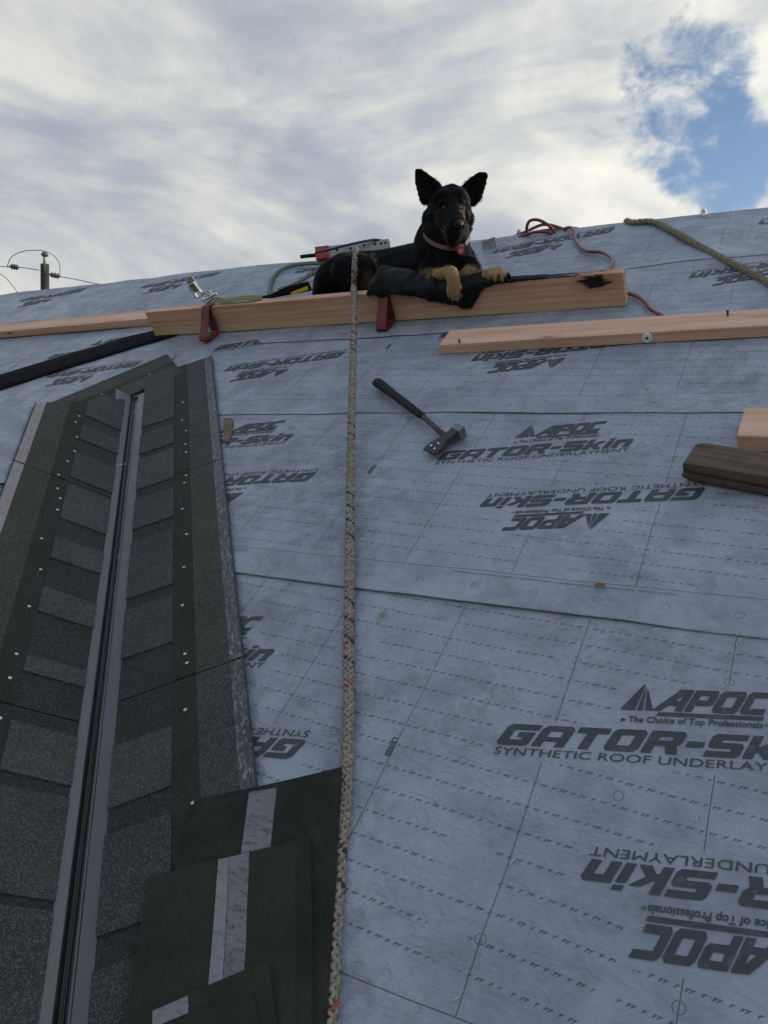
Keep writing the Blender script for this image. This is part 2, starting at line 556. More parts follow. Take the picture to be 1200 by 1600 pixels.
def wood(name, early, late, stain=None, rings=14.0, rough=0.7, weather=0.0, band=None):
    """grain runs along local x"""
    m, t = material(name)
    info = t.n.new('ShaderNodeObjectInfo')
    co = t.vm('ADD', t.co, t.vm('SCALE', (9.0, 2.0, 5.0), scale=info.outputs['Random']))
    warp = t.noise(t.mapping(co, (1.2, 6, 6)), 1.0, 3, 0.5, out='Color')
    p = t.vm('ADD', t.mapping(co, (0.12, 1, 1)), t.vm('SCALE', warp, scale=0.05))
    wv = t.n.new('ShaderNodeTexWave')
    wv.wave_type = 'RINGS'
    wv.rings_direction = 'X'
    t.put(wv.inputs['Vector'], p)
    wv.inputs['Scale'].default_value = rings
    wv.inputs['Distortion'].default_value = 2.0
    wv.inputs['Detail'].default_value = 2.0
    fib = t.m('ADD', t.m('MULTIPLY', t.noise(t.mapping(co, (4, 150, 150)), 1.0, 4, 0.7), 0.5), t.m('MULTIPLY', t.noise(t.mapping(co, (1.2, 48, 48)), 1.0, 4, 0.7, 0.3), 0.5))
    f = t.m('ADD', t.m('MULTIPLY', wv.outputs['Fac'], 0.08), t.m('MULTIPLY', fib, 0.80))
    c = t.mix(t.ramp(f, 0.34, 0.60), early, late)
    pat = t.noise(t.mapping(co, (0.8, 5, 5)), 1.6, 4, 0.6)
    c = t.mix(t.ramp(pat, 0.4, 0.7, 0, 0.4), c, tuple(x * 0.72 for x in late))
    # knots
    kx, ky, kz = t.xyz(co)
    kv = t.comb(t.m('MULTIPLY', kx, 3.0), t.m('MULTIPLY', t.m('ADD', ky, kz), 11.0), 0.0)
    kd = t.voro(kv, 1.0)
    kd = t.m('ADD', kd, t.m('MULTIPLY', t.m('SUBTRACT', t.noise(co, 60, 3), 0.5), 0.05))
    c = t.mix(t.ramp(kd, 0.10, 0.22, 0.35, 0.0), c, tuple(x * 0.6 for x in late))
    c = t.mix(t.ramp(kd, 0.035, 0.085, 0.85, 0.0), c, tuple(x * 0.22 for x in late))
    if band:                                # paler sapwood along the lower edge
        z = t.xyz(t.co)[2]
        zb = t.m('ADD', z, t.m('MULTIPLY', t.xyz(t.co)[0], band[2]))
        c = t.mix(t.ramp(zb, band[0], band[0] + 0.006, 0.75, 0.0), c, band[1])
    if weather:
        crk = t.noise(t.mapping(co, (1.6, 75, 75)), 1.0, 5, 0.75, 0.3)
        c = t.mix(t.ramp(crk, 0.50, 0.62, 0, weather), c, (0.018, 0.014, 0.012))
        c = t.mix(t.ramp(t.noise(co, 30, 5, 0.7), 0.5, 0.75, 0, 0.4), c, (0.17, 0.15, 0.13))
    if stain is not None:
        X0, Z0, rx, rz = stain
        x, y, z = t.xyz(t.co)
        dd = t.m('SQRT', t.m('ADD', t.m('POWER', t.m('DIVIDE', t.m('SUBTRACT', x, X0), rx), 2.0),
                             t.m('POWER', t.m('DIVIDE', t.m('SUBTRACT', z, Z0), rz), 2.0)))
        st = t.noise(t.mapping(t.co, (14, 60, 60)), 1.0, 5, 0.65, 0.8)
        k = t.m('ADD', dd, t.m('MULTIPLY', t.m('SUBTRACT', st, 0.5), 2.4))
        k2 = t.m('ADD', dd, t.m('MULTIPLY', t.m('SUBTRACT', st, 0.5), 1.6))
        c = t.mix(t.ramp(k2, 1.0, 2.4, 0.45, 0.0), c, (0.20, 0.085, 0.05))
        c = t.mix(t.ramp(k, 0.75, 1.15, 1.0, 0.0), c, (0.008, 0.006, 0.006))
        xx = t.m('DIVIDE', t.m('SUBTRACT', x, X0 - 0.16), 0.20)
        zs = t.m('DIVIDE', t.m('SUBTRACT', z, 0.066), 0.006)
        k3 = t.m('ADD', t.m('SQRT', t.m('ADD', t.m('MULTIPLY', xx, xx), t.m('MULTIPLY', zs, zs))), t.m('MULTIPLY', t.m('SUBTRACT', st, 0.5), 1.6))
        c = t.mix(t.ramp(k3, 0.6, 1.1, 1.0, 0.0), c, (0.010, 0.007, 0.006))
    t.put(t.bsdf.inputs['Base Color'], c)
    t.bsdf.inputs['Roughness'].default_value = rough
    t.bsdf.inputs['Specular IOR Level'].default_value = 0.3
    t.put(t.bsdf.inputs['Normal'], t.bump(t.m('ADD', fib, t.m('MULTIPLY', wv.outputs['Fac'], 0.3)), 0.3 + weather * 0.6, 0.002))
    return m


M = {}
M['sheet'] = sheet_material('underlayment_fabric')
M['ink'] = ink_material()
M['ply'] = wood('plywood', (0.15, 0.10, 0.065), (0.10, 0.066, 0.045), rings=8)
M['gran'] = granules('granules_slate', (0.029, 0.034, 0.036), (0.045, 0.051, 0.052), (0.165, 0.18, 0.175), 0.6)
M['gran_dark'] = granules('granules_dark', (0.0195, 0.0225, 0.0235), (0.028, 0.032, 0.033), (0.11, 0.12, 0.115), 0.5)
M['gran_pale'] = granules('granules_pale', (0.033, 0.040, 0.041), (0.052, 0.060, 0.060), (0.18, 0.195, 0.19), 0.6)
M['gran_olive'] = granules('granules_olive', (0.030, 0.035, 0.031), (0.046, 0.052, 0.043), (0.17, 0.18, 0.14), 0.6)
M['nailband'] = granules('nail_band', (0.015, 0.019, 0.017), (0.024, 0.029, 0.024), (0.085, 0.095, 0.08), 0.4)
M['asphalt_back'] = granules('asphalt_back', (0.020, 0.025, 0.019), (0.030, 0.036, 0.027), (0.08, 0.09, 0.06), 0.3, moss=0.45, scale=700)
M['asphalt_back2'] = granules('asphalt_back_black', (0.012, 0.014, 0.013), (0.02, 0.023, 0.02), (0.06, 0.065, 0.05), 0.25, moss=0.5, scale=700)


def tape(name, a, b, flake, amt):
    m, t = material(name)
    n = t.noise(t.mapping(t.co, (1, 3, 1)), 45, 6, 0.75, 0.5)
    c = t.mix(t.ramp(t.noise(t.co, 12, 4), 0.3, 0.7), a, b)
    c = t.mix(t.m('MULTIPLY', t.ramp(n, 0.5, 0.62), amt), c, flake)
    t.put(t.bsdf.inputs['Base Color'], c)
    t.bsdf.inputs['Roughness'].default_value = 0.42
    t.put(t.bsdf.inputs['Normal'], t.bump(n, 0.4, 0.002))
    return m


M['tape_pink'] = tape('release_film_pinkish', (0.20, 0.165, 0.175), (0.26, 0.215, 0.225), (0.12, 0.10, 0.11), 0.6)
M['tape_dark'] = tape('release_film_dark', (0.026, 0.022, 0.028), (0.045, 0.038, 0.046), (0.22, 0.21, 0.24), 0.75)
M['tape_white'] = tape('release_film_white', (0.155, 0.158, 0.175), (0.20, 0.203, 0.225), (0.085, 0.086, 0.095), 0.75)
M['tape_worn'] = tape('release_film_worn', (0.15, 0.152, 0.166), (0.115, 0.115, 0.13), (0.042, 0.04, 0.046), 0.9)
M['flash'] = simple('flashing_steel', (0.10, 0.104, 0.115), 0.32, 0.5, 0.08, 14)
M['flash_rib'] = simple('flashing_rib_bronze', (0.020, 0.017, 0.014), 0.40, 0.2, 0.2, 40)
M['galv'] = simple('galvanised_steel', (0.25, 0.265, 0.29), 0.42, 0.75, 0.15, 60)
M['galv_dark'] = simple('tarnished_zinc', (0.20, 0.21, 0.22), 0.5, 0.7, 0.3, 60)
M['chrome'] = simple('worn_chrome', (0.50, 0.50, 0.50), 0.28, 0.95, 0.15, 80)
M['dull_steel'] = simple('dull_steel', (0.035, 0.035, 0.037), 0.55, 0.25, 0.45, 60, 0.3)
M['bright_steel'] = simple('bright_steel', (0.17, 0.172, 0.18), 0.42, 0.5, 0.25, 90, 0.2)
M['rubber'] = simple('black_rubber', (0.008, 0.008, 0.010), 0.6, 0, 0.3, 60, spec=0.2)
M['red_paint'] = simple('red_paint', (0.115, 0.010, 0.020), 0.5, 0, 0.45, 25, 0.15)
M['red_plastic'] = simple('red_plastic', (0.32, 0.04, 0.045), 0.45, 0, 0.2, 25)
M['hose'] = simple('red_hose', (0.15, 0.035, 0.05), 0.30, 0, 0.25, 30)
M['cable'] = simple('black_cable', (0.014, 0.014, 0.017), 0.4, 0, 0.2)
M['nail'] = simple('nail_head', (0.48, 0.48, 0.44), 0.4, 0.3, 0.1)
M['wood_a'] = wood('fir_new', (0.60, 0.37, 0.265), (0.43, 0.235, 0.155), stain=(1.045, 0.036, 0.050, 0.024),
                   band=(-0.034, (0.52, 0.385, 0.24), 0.012))
M['wood_b'] = wood('fir_pale', (0.62, 0.40, 0.30), (0.48, 0.28, 0.19), rings=9)
M['wood_old'] = wood('weathered_timber', (0.13, 0.092, 0.07), (0.075, 0.052, 0.042), rings=18, rough=0.85, weather=0.8)
M['black_web'] = simple('black_webbing', (0.010, 0.010, 0.012), 0.85, 0, 0.25, 200, 0.4, 400, spec=0.12)
M['black_strip'] = simple('black_membrane', (0.0065, 0.007, 0.009), 0.9, 0, 0.25, 20, 0.2, 60, spec=0.08)
M['nylon'] = simple('black_nylon', (0.0055, 0.006, 0.008), 0.6, 0, 0.35, 18, 0.5, 40, spec=0.16)
M['olive_web'] = simple('olive_webbing', (0.15, 0.16, 0.035), 0.75, 0, 0.3, 120, 0.4, 400)
M['tan_web'] = simple('tan_webbing', (0.24, 0.20, 0.13), 0.7, 0, 0.3, 120, 0.4, 400)
M['yellow'] = simple('yellow_label', (0.62, 0.50, 0.02), 0.6, 0, 0.1)
M['white_plastic'] = simple('white_plastic', (0.72, 0.72, 0.72), 0.45, 0, 0.06)
M['rope_tan'] = simple('rope_tan', (0.225, 0.195, 0.162), 0.9, 0, 0.45, 160, 0.5, 300)
M['rope_red'] = simple('rope_red', (0.26, 0.05, 0.025), 0.85, 0, 0.3, 120)
M['rope_black'] = simple('rope_black', (0.03, 0.028, 0.03), 0.85, 0, 0.3, 120)
M['rope_hemp'] = simple('rope_hemp', (0.19, 0.162, 0.118), 0.95, 0, 0.5, 140, 0.6, 260)
M['rope_green'] = simple('rope_green', (0.145, 0.175, 0.155), 0.85, 0, 0.45, 140, 0.5, 260)
M['pole'] = wood('pole_timber', (0.05, 0.045, 0.042), (0.03, 0.027, 0.026), rough=0.9)
M['porcelain'] = simple('porcelain', (0.10, 0.11, 0.125), 0.3, 0, 0.1)
M['wire'] = simple('wire', (0.10, 0.105, 0.11), 0.5, 0.5, 0.1)
M['siding'] = simple('wall_siding', (0.42, 0.40, 0.36), 0.8, 0, 0.1)
M['chip'] = wood('chip_wood', (0.36, 0.30, 0.22), (0.28, 0.22, 0.15))
M['leaf'] = simple('dry_leaf', (0.15, 0.105, 0.06), 0.8, 0, 0.4, 60)
M['staple'] = simple('staple_wire', (0.55, 0.56, 0.58), 0.35, 0.7, 0.1)
M['collar'] = simple('collar_leather', (0.115, 0.062, 0.055), 0.6, 0, 0.25, 60)
M['tag_red'] = simple('tag_red', (0.42, 0.035, 0.07), 0.35, 0, 0.12)
M['tag_pink'] = simple('tag_pink', (0.58, 0.22, 0.27), 0.4, 0, 0.12)
M['eye'] = simple('eye', (0.012, 0.008, 0.006), 0.22, 0, 0.1, spec=0.3)
M['nose'] = simple('nose', (0.008, 0.008, 0.009), 0.3, 0, 0.3, 200, 0.4, 300)
M['claw'] = simple('claw', (0.015, 0.013, 0.012), 0.35, 0, 0.2)

m, t = material('meadow_ground')
g = t.noise(t.co, 0.35, 6, 0.65)
t.put(t.bsdf.inputs['Base Color'], t.mix(t.ramp(g, 0.35, 0.65), (0.045, 0.06, 0.025), (0.085, 0.085, 0.045)))
t.bsdf.inputs['Roughness'].default_value = 0.9
M['ground'] = m

# ------------------------------------------------------------------ ground and house body
GZ = -3.6
gm = MB()
gm.add([(-1500, -1500, 0), (1500, -1500, 0), (1500, 1500, 0), (-1500, 1500, 0)], [(0, 1, 2, 3)])
tag(gm.build('ground', M['ground'], world=Matrix.Translation((0, 0, GZ)), frame=Matrix.Translation((0, 0, GZ))), kind='structure')

RIDGE_B = 3.615
RY, RZ = RIDGE_B * CP, RIDGE_B * SP
AL, AR = -8.6, 4.2                         # gable ends
BE = -2.1                                  # eaves
house = empty('house', Matrix.Translation((-2.2, RY, GZ)),
              'house roof under grey-blue printed underlayment with a half-shingled dormer valley', 'house')
I4 = Matrix()
W0 = Matrix.Identity(4)

# deck: two slopes, 20 mm thick, top face at c = 0
dk = MB()
ey, ez = BE * CP, BE * SP
prof = [(ey, ez), (RY, RZ), (2 * RY - ey, ez)]
off = 0.02 / CP
vs = []
for a in (AL, AR):
    for (y, z) in prof:
        vs.append((a, y, z))
    for (y, z) in prof:
        vs.append((a, y, z - off))
dk.add(vs, [(0, 6, 7, 1), (1, 7, 8, 2), (4, 10, 9, 3), (5, 11, 10, 4), (0, 3, 9, 6), (2, 8, 11, 5),
            (0, 1, 4, 3), (1, 2, 5, 4), (6, 9, 10, 7), (7, 10, 11, 8)])
dk.build('roof_deck', M['ply'], house, frame=W0)
wl = MB()
wy0, wy1, wt = ey + 0.45, 2 * RY - ey - 0.45, ez - 0.12
wl.box((AL + 0.3, wy0, GZ), (AR - 0.3, wy0 + 0.12, wt))
wl.box((AL + 0.3, wy1 - 0.12, GZ), (AR - 0.3, wy1, wt))
for xa in (AL + 0.3, AR - 0.42):
    k = MB()
    pts = [(wy0 + 0.12, GZ), (wy1 - 0.12, GZ), (wy1 - 0.12, wt), (RY, RZ - 0.25), (wy0 + 0.12, wt)]
    wl.add([(xa, y, z) for y, z in pts] + [(xa + 0.12, y, z) for y, z in pts],
           [(4, 3, 2, 1, 0), (5, 6, 7, 8, 9)] + [(i, (i + 1) % 5, 5 + (i + 1) % 5, 5 + i) for i in range(5)])
wl.build('wall', M['siding'], house, frame=W0)

# ------------------------------------------------------------------ valley frames
VT = Vector((-2.5233, 2.0912, 0))          # dormer peak on the main slope (roof frame)
VD = Vector((0.61998, -0.78462, 0))        # down the valley
VN = Vector((0.78462, 0.61998, 0))         # away from the valley on the main slope
PEAK = ROOF @ VT
DW = (ROOF.to_3x3() @ VD).normalized()
PD = math.atan2(-DW.z, DW.x)
ND = Vector((math.sin(PD), 0, math.cos(PD)))
DN = DW.cross(ND).normalized()
if DN.y > 0:
    DN = -DN


def frame_of(o, x, y, z):
    return Matrix(((x.x, y.x, z.x, o.x), (x.y, y.y, z.y, o.y), (x.z, y.z, z.z, o.z), (0, 0, 0, 1)))


NW = (ROOF.to_3x3() @ Vector((0, 0, 1)))
F_MAIN = frame_of(PEAK, DW, (ROOF.to_3x3() @ VN).normalized(), NW)          # x down the valley
F_DORM = frame_of(PEAK, -DW, DN, ND)                                       # x up the valley
DW2 = Vector((-DW.x, DW.y, DW.z))
VN2 = ROOF.to_3x3() @ Vector((-VN.x, VN.y, 0))
F_MAIN2 = frame_of(PEAK, -DW2, VN2.normalized(), NW)                        # mirrored valley, main slope

# dormer deck, two small slopes and its gable wall
YF = -1.35                                 # front of the dormer
tt = (PEAK.y - YF) / -DW.y
VB = PEAK + DW * tt
VB2 = PEAK + DW2 * tt
RD = Vector((0.073, -0.537, 0.0))
RD.z = -RD.x * math.tan(PD)
RD.normalize()
UPD = -(ND.cross(RD))
CUTN = Vector((-RD.y, RD.x, 0)).normalized()
PF = PEAK + RD * ((PEAK.y - YF) / -RD.y)
dd_ = MB()
for (B, flip) in ((VB, False), (VB2, True)):
    n = ND if not flip else Vector((-ND.x, ND.y, ND.z))
    tri = [PEAK, PF, B]
    lo = [p - n * 0.02 for p in tri]
    f = [(0, 1, 2), (5, 4, 3), (0, 3, 4, 1), (1, 4, 5, 2), (2, 5, 3, 0)]
    dd_.add(tri + lo, f if not flip else [tuple(reversed(q)) for q in f])
dd_.build('dormer_deck', M['ply'], house, frame=W0)
gw = MB()
gw.add([VB2 + Vector((0.3, 0.2, -0.1)), VB + Vector((-0.3, 0.2, -0.1)), PF + Vector((0, 0.2, -0.2)),
        VB2 + Vector((0.3, 0.3, -0.1)), VB + Vector((-0.3, 0.3, -0.1)), PF + Vector((0, 0.3, -0.2))],
       [(0, 1, 2), (5, 4, 3), (0, 3, 4, 1), (1, 4, 5, 2), (2, 5, 3, 0)])
gw.build('dormer_wall', M['siding'], house, frame=W0)


# ------------------------------------------------------------------ underlayment sheets
def wav(a, b):
    amp = 1.0 + 2.8 * max(0.0, min(1.0, (b - 2.6) / 0.8))
    z = noise.noise(Vector((a * 1.1, b * 2.6, 0.3))) * 0.0045 * amp
    z += noise.noise(Vector((a * 3.3 + 5, b * 5.5, 3.7))) * 0.0022 * amp
    z += noise.noise(Vector((a * 9 + 2, b * 7, 8.7))) * 0.0012
    z += max(0.0, 0.22 - abs(noise.noise(Vector((a * 2.1 + b * 1.2, b * 2.4 - a, 5.5))))) * 0.010
    return z + 0.006


def edge_lift(a, yl, seed):
    if seed == 8.0:
        return 0.0
    q = noise.noise(Vector((a * 1.7, seed * 3.1, 1))) * 0.5 + 0.5
    q2 = noise.noise(Vector((a * 6.0, seed * 5.1, 4))) * 0.5 + 0.5
    reach = 0.035 + 0.05 * q
    if yl > reach:
        return 0.0
    k = (1 - yl / reach) ** 1.5
    return k * (0.0006 + 0.010 * max(0, q - 0.42) + 0.0025 * max(0, q2 - 0.3))


def edge_shift(a, seed):
    return noise.noise(Vector((a * 1.3, seed * 7.7, 9))) * 0.010 + noise.noise(Vector((a * 7, seed, 2))) * 0.002


FONT_CACHE = {}


def font_mesh(text, size, bold=0.0):
    cu = bpy.data.curves.new('letters', 'FONT')
    cu.body = text
    cu.size = size
    cu.offset = bold
    cu.resolution_u = 3
    o = bpy.data.objects.new('letters', cu)
    col.objects.link(o)
    dg = bpy.context.evaluated_depsgraph_get()
    me = bpy.data.meshes.new_from_object(o.evaluated_get(dg))
    vs = [Vector((v.co.x, v.co.y)) for v in me.vertices]
    fs = [tuple(p.vertices) for p in me.polygons]
    bpy.data.objects.remove(o)
    bpy.data.meshes.remove(me)
    bpy.data.curves.remove(cu)
    return vs, fs


GLY = {
    'G': (1.3, [[(0.14, 1), (1.32, 1), (1.32, .74), (.44, .74), (.38, .68), (.38, .30), (.44, .25), (.90, .25), (.90, .40), (.64, .40), (.64, .62), (1.28, .62), (1.28, .1), (1.16, 0), (.12, 0), (0, .12), (0, .86)]]),
    'A': (1.25, [[(0, 0), (0, .84), (.16, 1), (1.1, 1), (1.25, .84), (1.25, 0), (.88, 0), (.88, .26), (.37, .26), (.37, 0)], [(.37, .46), (.88, .46), (.88, .75), (.37, .75)]]),
    'T': (1.2, [[(0, 1), (1.2, 1), (1.2, .74), (.79, .74), (.79, 0), (.41, 0), (.41, .74), (0, .74)]]),
    'O': (1.25, [[(.14, 0), (1.12, 0), (1.25, .14), (1.25, .86), (1.12, 1), (.14, 1), (0, .86), (0, .14)], [(.37, .25), (.88, .25), (.88, .75), (.37, .75)]]),
    'R': (1.3, [[(0, 0), (0, 1), (1.14, 1), (1.26, .88), (1.26, .5), (1.12, .38), (1.3, 0), (.90, 0), (.74, .34), (.37, .34), (.37, 0)], [(.37, .56), (.88, .56), (.88, .76), (.37, .76)]]),
    '-': (.6, [[(0.0, .36), (.6, .36), (.6, .60), (0.0, .60)]]),
    'S': (1.2, [[(0.03, 0), (1.1, 0), (1.22, .12), (1.22, .5), (1.1, .62), (.38, .62), (.38, .76), (1.2, .76), (1.2, 1), (.12, 1), (0, .88), (0, .5), (.12, .38), (.84, .38), (.84, .24), (.03, .24)]]),
    'k': (1.05, [[(0, 0), (.34, 0), (.34, .28), (.44, .28), (.70, 0), (1.1, 0), (.70, .42), (1.08, .78), (.68, .78), (.44, .52), (.34, .52), (.34, 1), (0, 1)]]),
    'i': (.34, [[(0, 0), (.34, 0), (.34, .72), (0, .72)], 'sep', [(0, .82), (.34, .82), (.34, 1), (0, 1)]]),
    'n': (1.0, [[(0, 0), (.34, 0), (.34, .52), (.66, .52), (.66, 0), (1, 0), (1, .66), (.88, .78), (0, .78)]]),
    'P': (1.2, [[(0, 0), (0, 1), (1.08, 1), (1.2, .88), (1.2, .42), (1.08, .30), (.37, .30), (.37, 0)], [(.37, .53), (.84, .53), (.84, .77), (.37, .77)]]),
    'C': (1.15, [[(.13, 0), (1.15, 0), (1.15, .25), (.37, .25), (.37, .75), (1.15, .75), (1.15, 1), (.13, 1), (0, .87), (0, .13)]]),
    'Λ': (1.5, [[(0, 0), (.82, 1), (1.5, 1), (1.5, 0), (1.12, 0), (1.12, .24), (.66, .24), (.46, 0)], [(.84, .45), (1.12, .45), (1.12, .77)]]),
}


def glyphs(text, x0, y0, hgt, wid, slant, gap=0.13):
    """block letters as flat polygons: list of (verts, tris)"""
    tot = sum(GLY[c][0] for c in text) + gap * (len(text) - 1)
    s = wid / tot
    out = []
    x = 0.0
    for c in text:
        wdt, polys = GLY[c]
        groups, cur = [], []
        for p in polys:
            if p == 'sep':
                groups.append(cur)
                cur = []
            else:
                cur.append(p)
        groups.append(cur)
        for gp in groups:
            vv = [Vector((px_ + x, py_, 0)) for p in gp for (px_, py_) in p]
            tr = tessellate_polygon([[Vector((px_ + x, py_, 0)) for (px_, py_) in p] for p in gp])
            out.append(([Vector((x0 + v.x * s + slant * v.y * hgt, y0 + v.y * hgt)) for v in vv], [tuple(q) for q in tr]))
        x += wdt + gap
    return out


SK = 0.172                                 # the print climbs to the right


def block_shapes():
    brand = glyphs('GATOR-Skin', 0.0, 0.0, 0.047, 0.528, 0.30)
    logo = glyphs('ΛPOC', 0.254, 0.092, 0.050, 0.178, 0.30, gap=0.10)
    # triangle mark with two pale cuts, bar under the name
    logo.append(([Vector(p) for p in ((0.200, 0.092), (0.225, 0.092), (0.2335, 0.152), (0.230, 0.152))], [(0, 1, 2, 3)]))
    logo.append(([Vector(p) for p in ((0.2285, 0.092), (0.2385, 0.092), (0.2355, 0.149))], [(0, 1, 2)]))
    logo.append(([Vector(p) for p in ((0.242, 0.092), (0.256, 0.092), (0.238, 0.145))], [(0, 1, 2)]))
    logo.append(([Vector(p) for p in ((0.262, 0.080), (0.432, 0.080), (0.434, 0.088), (0.266, 0.088))], [(0, 1, 2, 3)]))
    rows = []
    for txt, x0, y0, wid, hh, bold in (('SYNTHETIC ROOF UNDERLAYMENT', 0.004, -0.022, 0.530, 0.0165, 0.0),
                                       ('The Choice of Top Professionals', 0.2185, 0.064, 0.216, 0.0135, 0.02)):
        vs, fs = font_mesh(txt, 1.0, bold)
        xs = [v.x for v in vs]
        k = wid / (max(xs) - min(xs))
        ky = hh / 0.72
        rows.append([([Vector((x0 + (v.x - min(xs)) * k, y0 + v.y * ky)) for v in vs], fs)])
    rows[1].append(([Vector(p) for p in ((0.206, 0.064), (0.2155, 0.0685), (0.206, 0.073))], [(0, 1, 2)]))
    vs, fs = font_mesh('®', 1.0, 0.0)
    rows[1].append(([Vector((0.436 + v.x * 0.010, 0.066 + v.y * 0.010)) for v in vs], fs))
    return (('brand_lettering', brand), ('maker_lettering', logo), ('product_lettering', rows[0]), ('slogan_lettering', rows[1]))


BLOCK = block_shapes()
vs_, fs_ = font_mesh('L31020', 1.0, 0.02)
CODE = [([Vector((-0.196 + v.y * 0.017, -0.032 - v.x * 0.0145)) for v in vs_], fs_)]

vs_, fs_ = font_mesh('CAUTION: Always use proper safety procedures as recommended by OSHA, including fall protection. It is not recommended to walk on steep, wet or icy surfaces', 1.0, 0.0)
k_ = 0.50 / max(v.x for v in vs_)
CAUTION = [([Vector((0.235 + v.x * k_, 0.089 + v.y * 0.0078)) for v in vs_], fs_)]


def lettering_mesh(name, parts, xf, zf):
    bm = bmesh.new()
    for vs, fs in parts:
        bv = [bm.verts.new((*xf(v.x, v.y), 0)) for v in vs]
        for f in fs:
            try:
                bm.faces.new([bv[i] for i in f])
            except ValueError:
                pass
    xs = [v.co.x for v in bm.verts]
    ys = [v.co.y for v in bm.verts]
    for ax, lo, hi in ((0, min(xs), max(xs)), (1, min(ys), max(ys))):
        q = math.ceil(lo / 0.03) * 0.03
        while q < hi:
            nn = Vector((1, 0, 0)) if ax == 0 else Vector((0, 1, 0))
            bmesh.ops.bisect_plane(bm, geom=bm.verts[:] + bm.edges[:] + bm.faces[:], dist=1e-7,
                                   plane_co=nn * q, plane_no=nn)
            q += 0.03
    for v in bm.verts:
        v.co.z = zf(v.co.x, v.co.y)
    for f in bm.faces:
        if f.normal.z < 0:
            f.normal_flip()
    me = bpy.data.meshes.new(name)
    bm.to_mesh(me)
    bm.free()
    me.materials.append(M['ink'])
    return me


def sheet(a0, a1, b0, height, org, base, seed, blocks, invs, caution=False, cut=None):
    """one course: local x along the roll, local y up from its lower edge; org = roof x of the print origin"""
    loc = ROOF @ Matrix.Translation((org, b0, 0))
    top = height

    def zf(x, y):
        a, b = x + org, y + b0
        z = base + wav(a, b) + edge_lift(a, y, seed)
        return z

    def pos(x, y):
        b = y + b0
        if b <= RIDGE_B - 0.03:
            return Vector((x, y, zf(x, y)))
        # round over the ridge and down the far slope
        s = b - (RIDGE_B - 0.03)
        turn = min(s / 0.06, 1.0) * 2 * PITCH
        R = 0.06 / (2 * PITCH)
        yy = RIDGE_B - 0.03 - b0 + R * math.sin(turn)
        z0 = -R * (1 - math.cos(turn))
        if s > 0.06:
            yy += (s - 0.06) * math.cos(2 * PITCH)
            z0 -= (s - 0.06) * math.sin(2 * PITCH)
        zz = zf(x, RIDGE_B - b0) + 0.006
        return Vector((x, yy + zz * math.sin(turn), z0 + zz * math.cos(turn)))
    nx = int((a1 - a0) / 0.035)
    ys = [0, 0.006, 0.014, 0.024, 0.037, 0.054, 0.075, 0.1]
    while ys[-1] < top:
        ys.append(ys[-1] + 0.03)
    mb = MB()
    vs = []
    for j, y in enumerate(ys):
        for i in range(nx + 1):
            x = a0 + (a1 - a0) * i / nx - org
            y2 = y + (edge_shift(x + org, seed) * max(0, 1 - y / 0.1))
            if cut and cut(x + org):
                y2 = max(y2, cut(x + org) + y * 0.3 if y < cut(x + org) * 1.4 else y2)
            vs.append(pos(x, y2))
    fs = [(j * (nx + 1) + i, j * (nx + 1) + i + 1, (j + 1) * (nx + 1) + i + 1, (j + 1) * (nx + 1) + i)
          for j in range(len(ys) - 1) for i in range(nx)]
    mb.add(vs, fs, 0, True)
    # turned thickness along the lower edge
    k = len(mb.v)
    lowv = [vs[i] - Vector((0, 0, 0.0012)) for i in range(nx + 1)]
    mb.v += lowv
    for i in range(nx):
        mb.f.append([i + 1, i, k + i, k + i + 1])
        mb.mi.append(0)
        mb.sm.append(False)
    o = mb.build('underlayment_sheet', M['sheet'], house, world=loc, frame=loc)
    G0 = 0.556

    def zt(x, y):
        return zf(x, y) + 0.0016

    def stamp(kx, inverted):
        if not inverted:
            def xf(x, y):
                return (kx + x, G0 + y + SK * x)
        else:
            def xf(x, y):
                return (kx + 0.746 - x, G0 - 0.080 - y - SK * x)
        return xf
    for kx in blocks:
        for nm, parts in BLOCK:
            me = lettering_mesh(nm, parts, stamp(kx, False), zt)
            place(bpy.data.objects.new(nm, me), o, loc)
        me = lettering_mesh('roll_number', CODE, lambda x, y: (kx + x, G0 + y), zt)
        place(bpy.data.objects.new('roll_number', me), o, loc)
        if caution:
            me = lettering_mesh('caution_lettering', CAUTION, lambda x, y: (kx + x, y), zt)
            place(bpy.data.objects.new('caution_lettering', me), o, loc)
    for kx in invs:
        for nm, parts in BLOCK:
            me = lettering_mesh(nm, parts, stamp(kx, True), zt)
            place(bpy.data.objects.new(nm, me), o, loc)
    return o


sheet(-8.5, 4.1, -1.95, 0.95, -0.2, 0.000, 1.0, [], [])
sheet(-8.5, 4.1, -1.10, 0.95, -0.3, 0.001, 2.0, [], [])
sheet(-8.5, 4.1, -0.60, 0.96, 0.1, 0.002, 3.0, [], [])
sheet(-8.5, 4.1, 0.262, 1.02, -0.496, 0.0035, 4.0, [0.0, -PER], [0.0, -PER])
sheet(-8.5, 4.1, 1.170, 0.93, -0.984, 0.005, 5.0, [0.0, -PER], [0.0, -PER], caution=True)
sheet(-8.5, 4.1, 1.987, 1.20, -1.306, 0.0065, 6.0, [0.0, -PER, -2 * PER], [0.0, PER, -PER, -2 * PER])


def curl(a):
    return 0.0 if a > -2.15 else min(0.5, ((-2.15 - a) / 0.10) ** 2 * 0.10)


sheet(-2.26, 4.1, 2.575, 0.62, -0.670, 0.0085, 7.0, [], [0.0, -PER, PER], cut=curl)
sheet(-8.5, 4.1, 3.075, 1.5, -1.598, 0.0105, 8.0, [], [0.0, PER, -PER, -2 * PER, -3 * PER])
SH = 0.0165                                # about the height of the top sheet

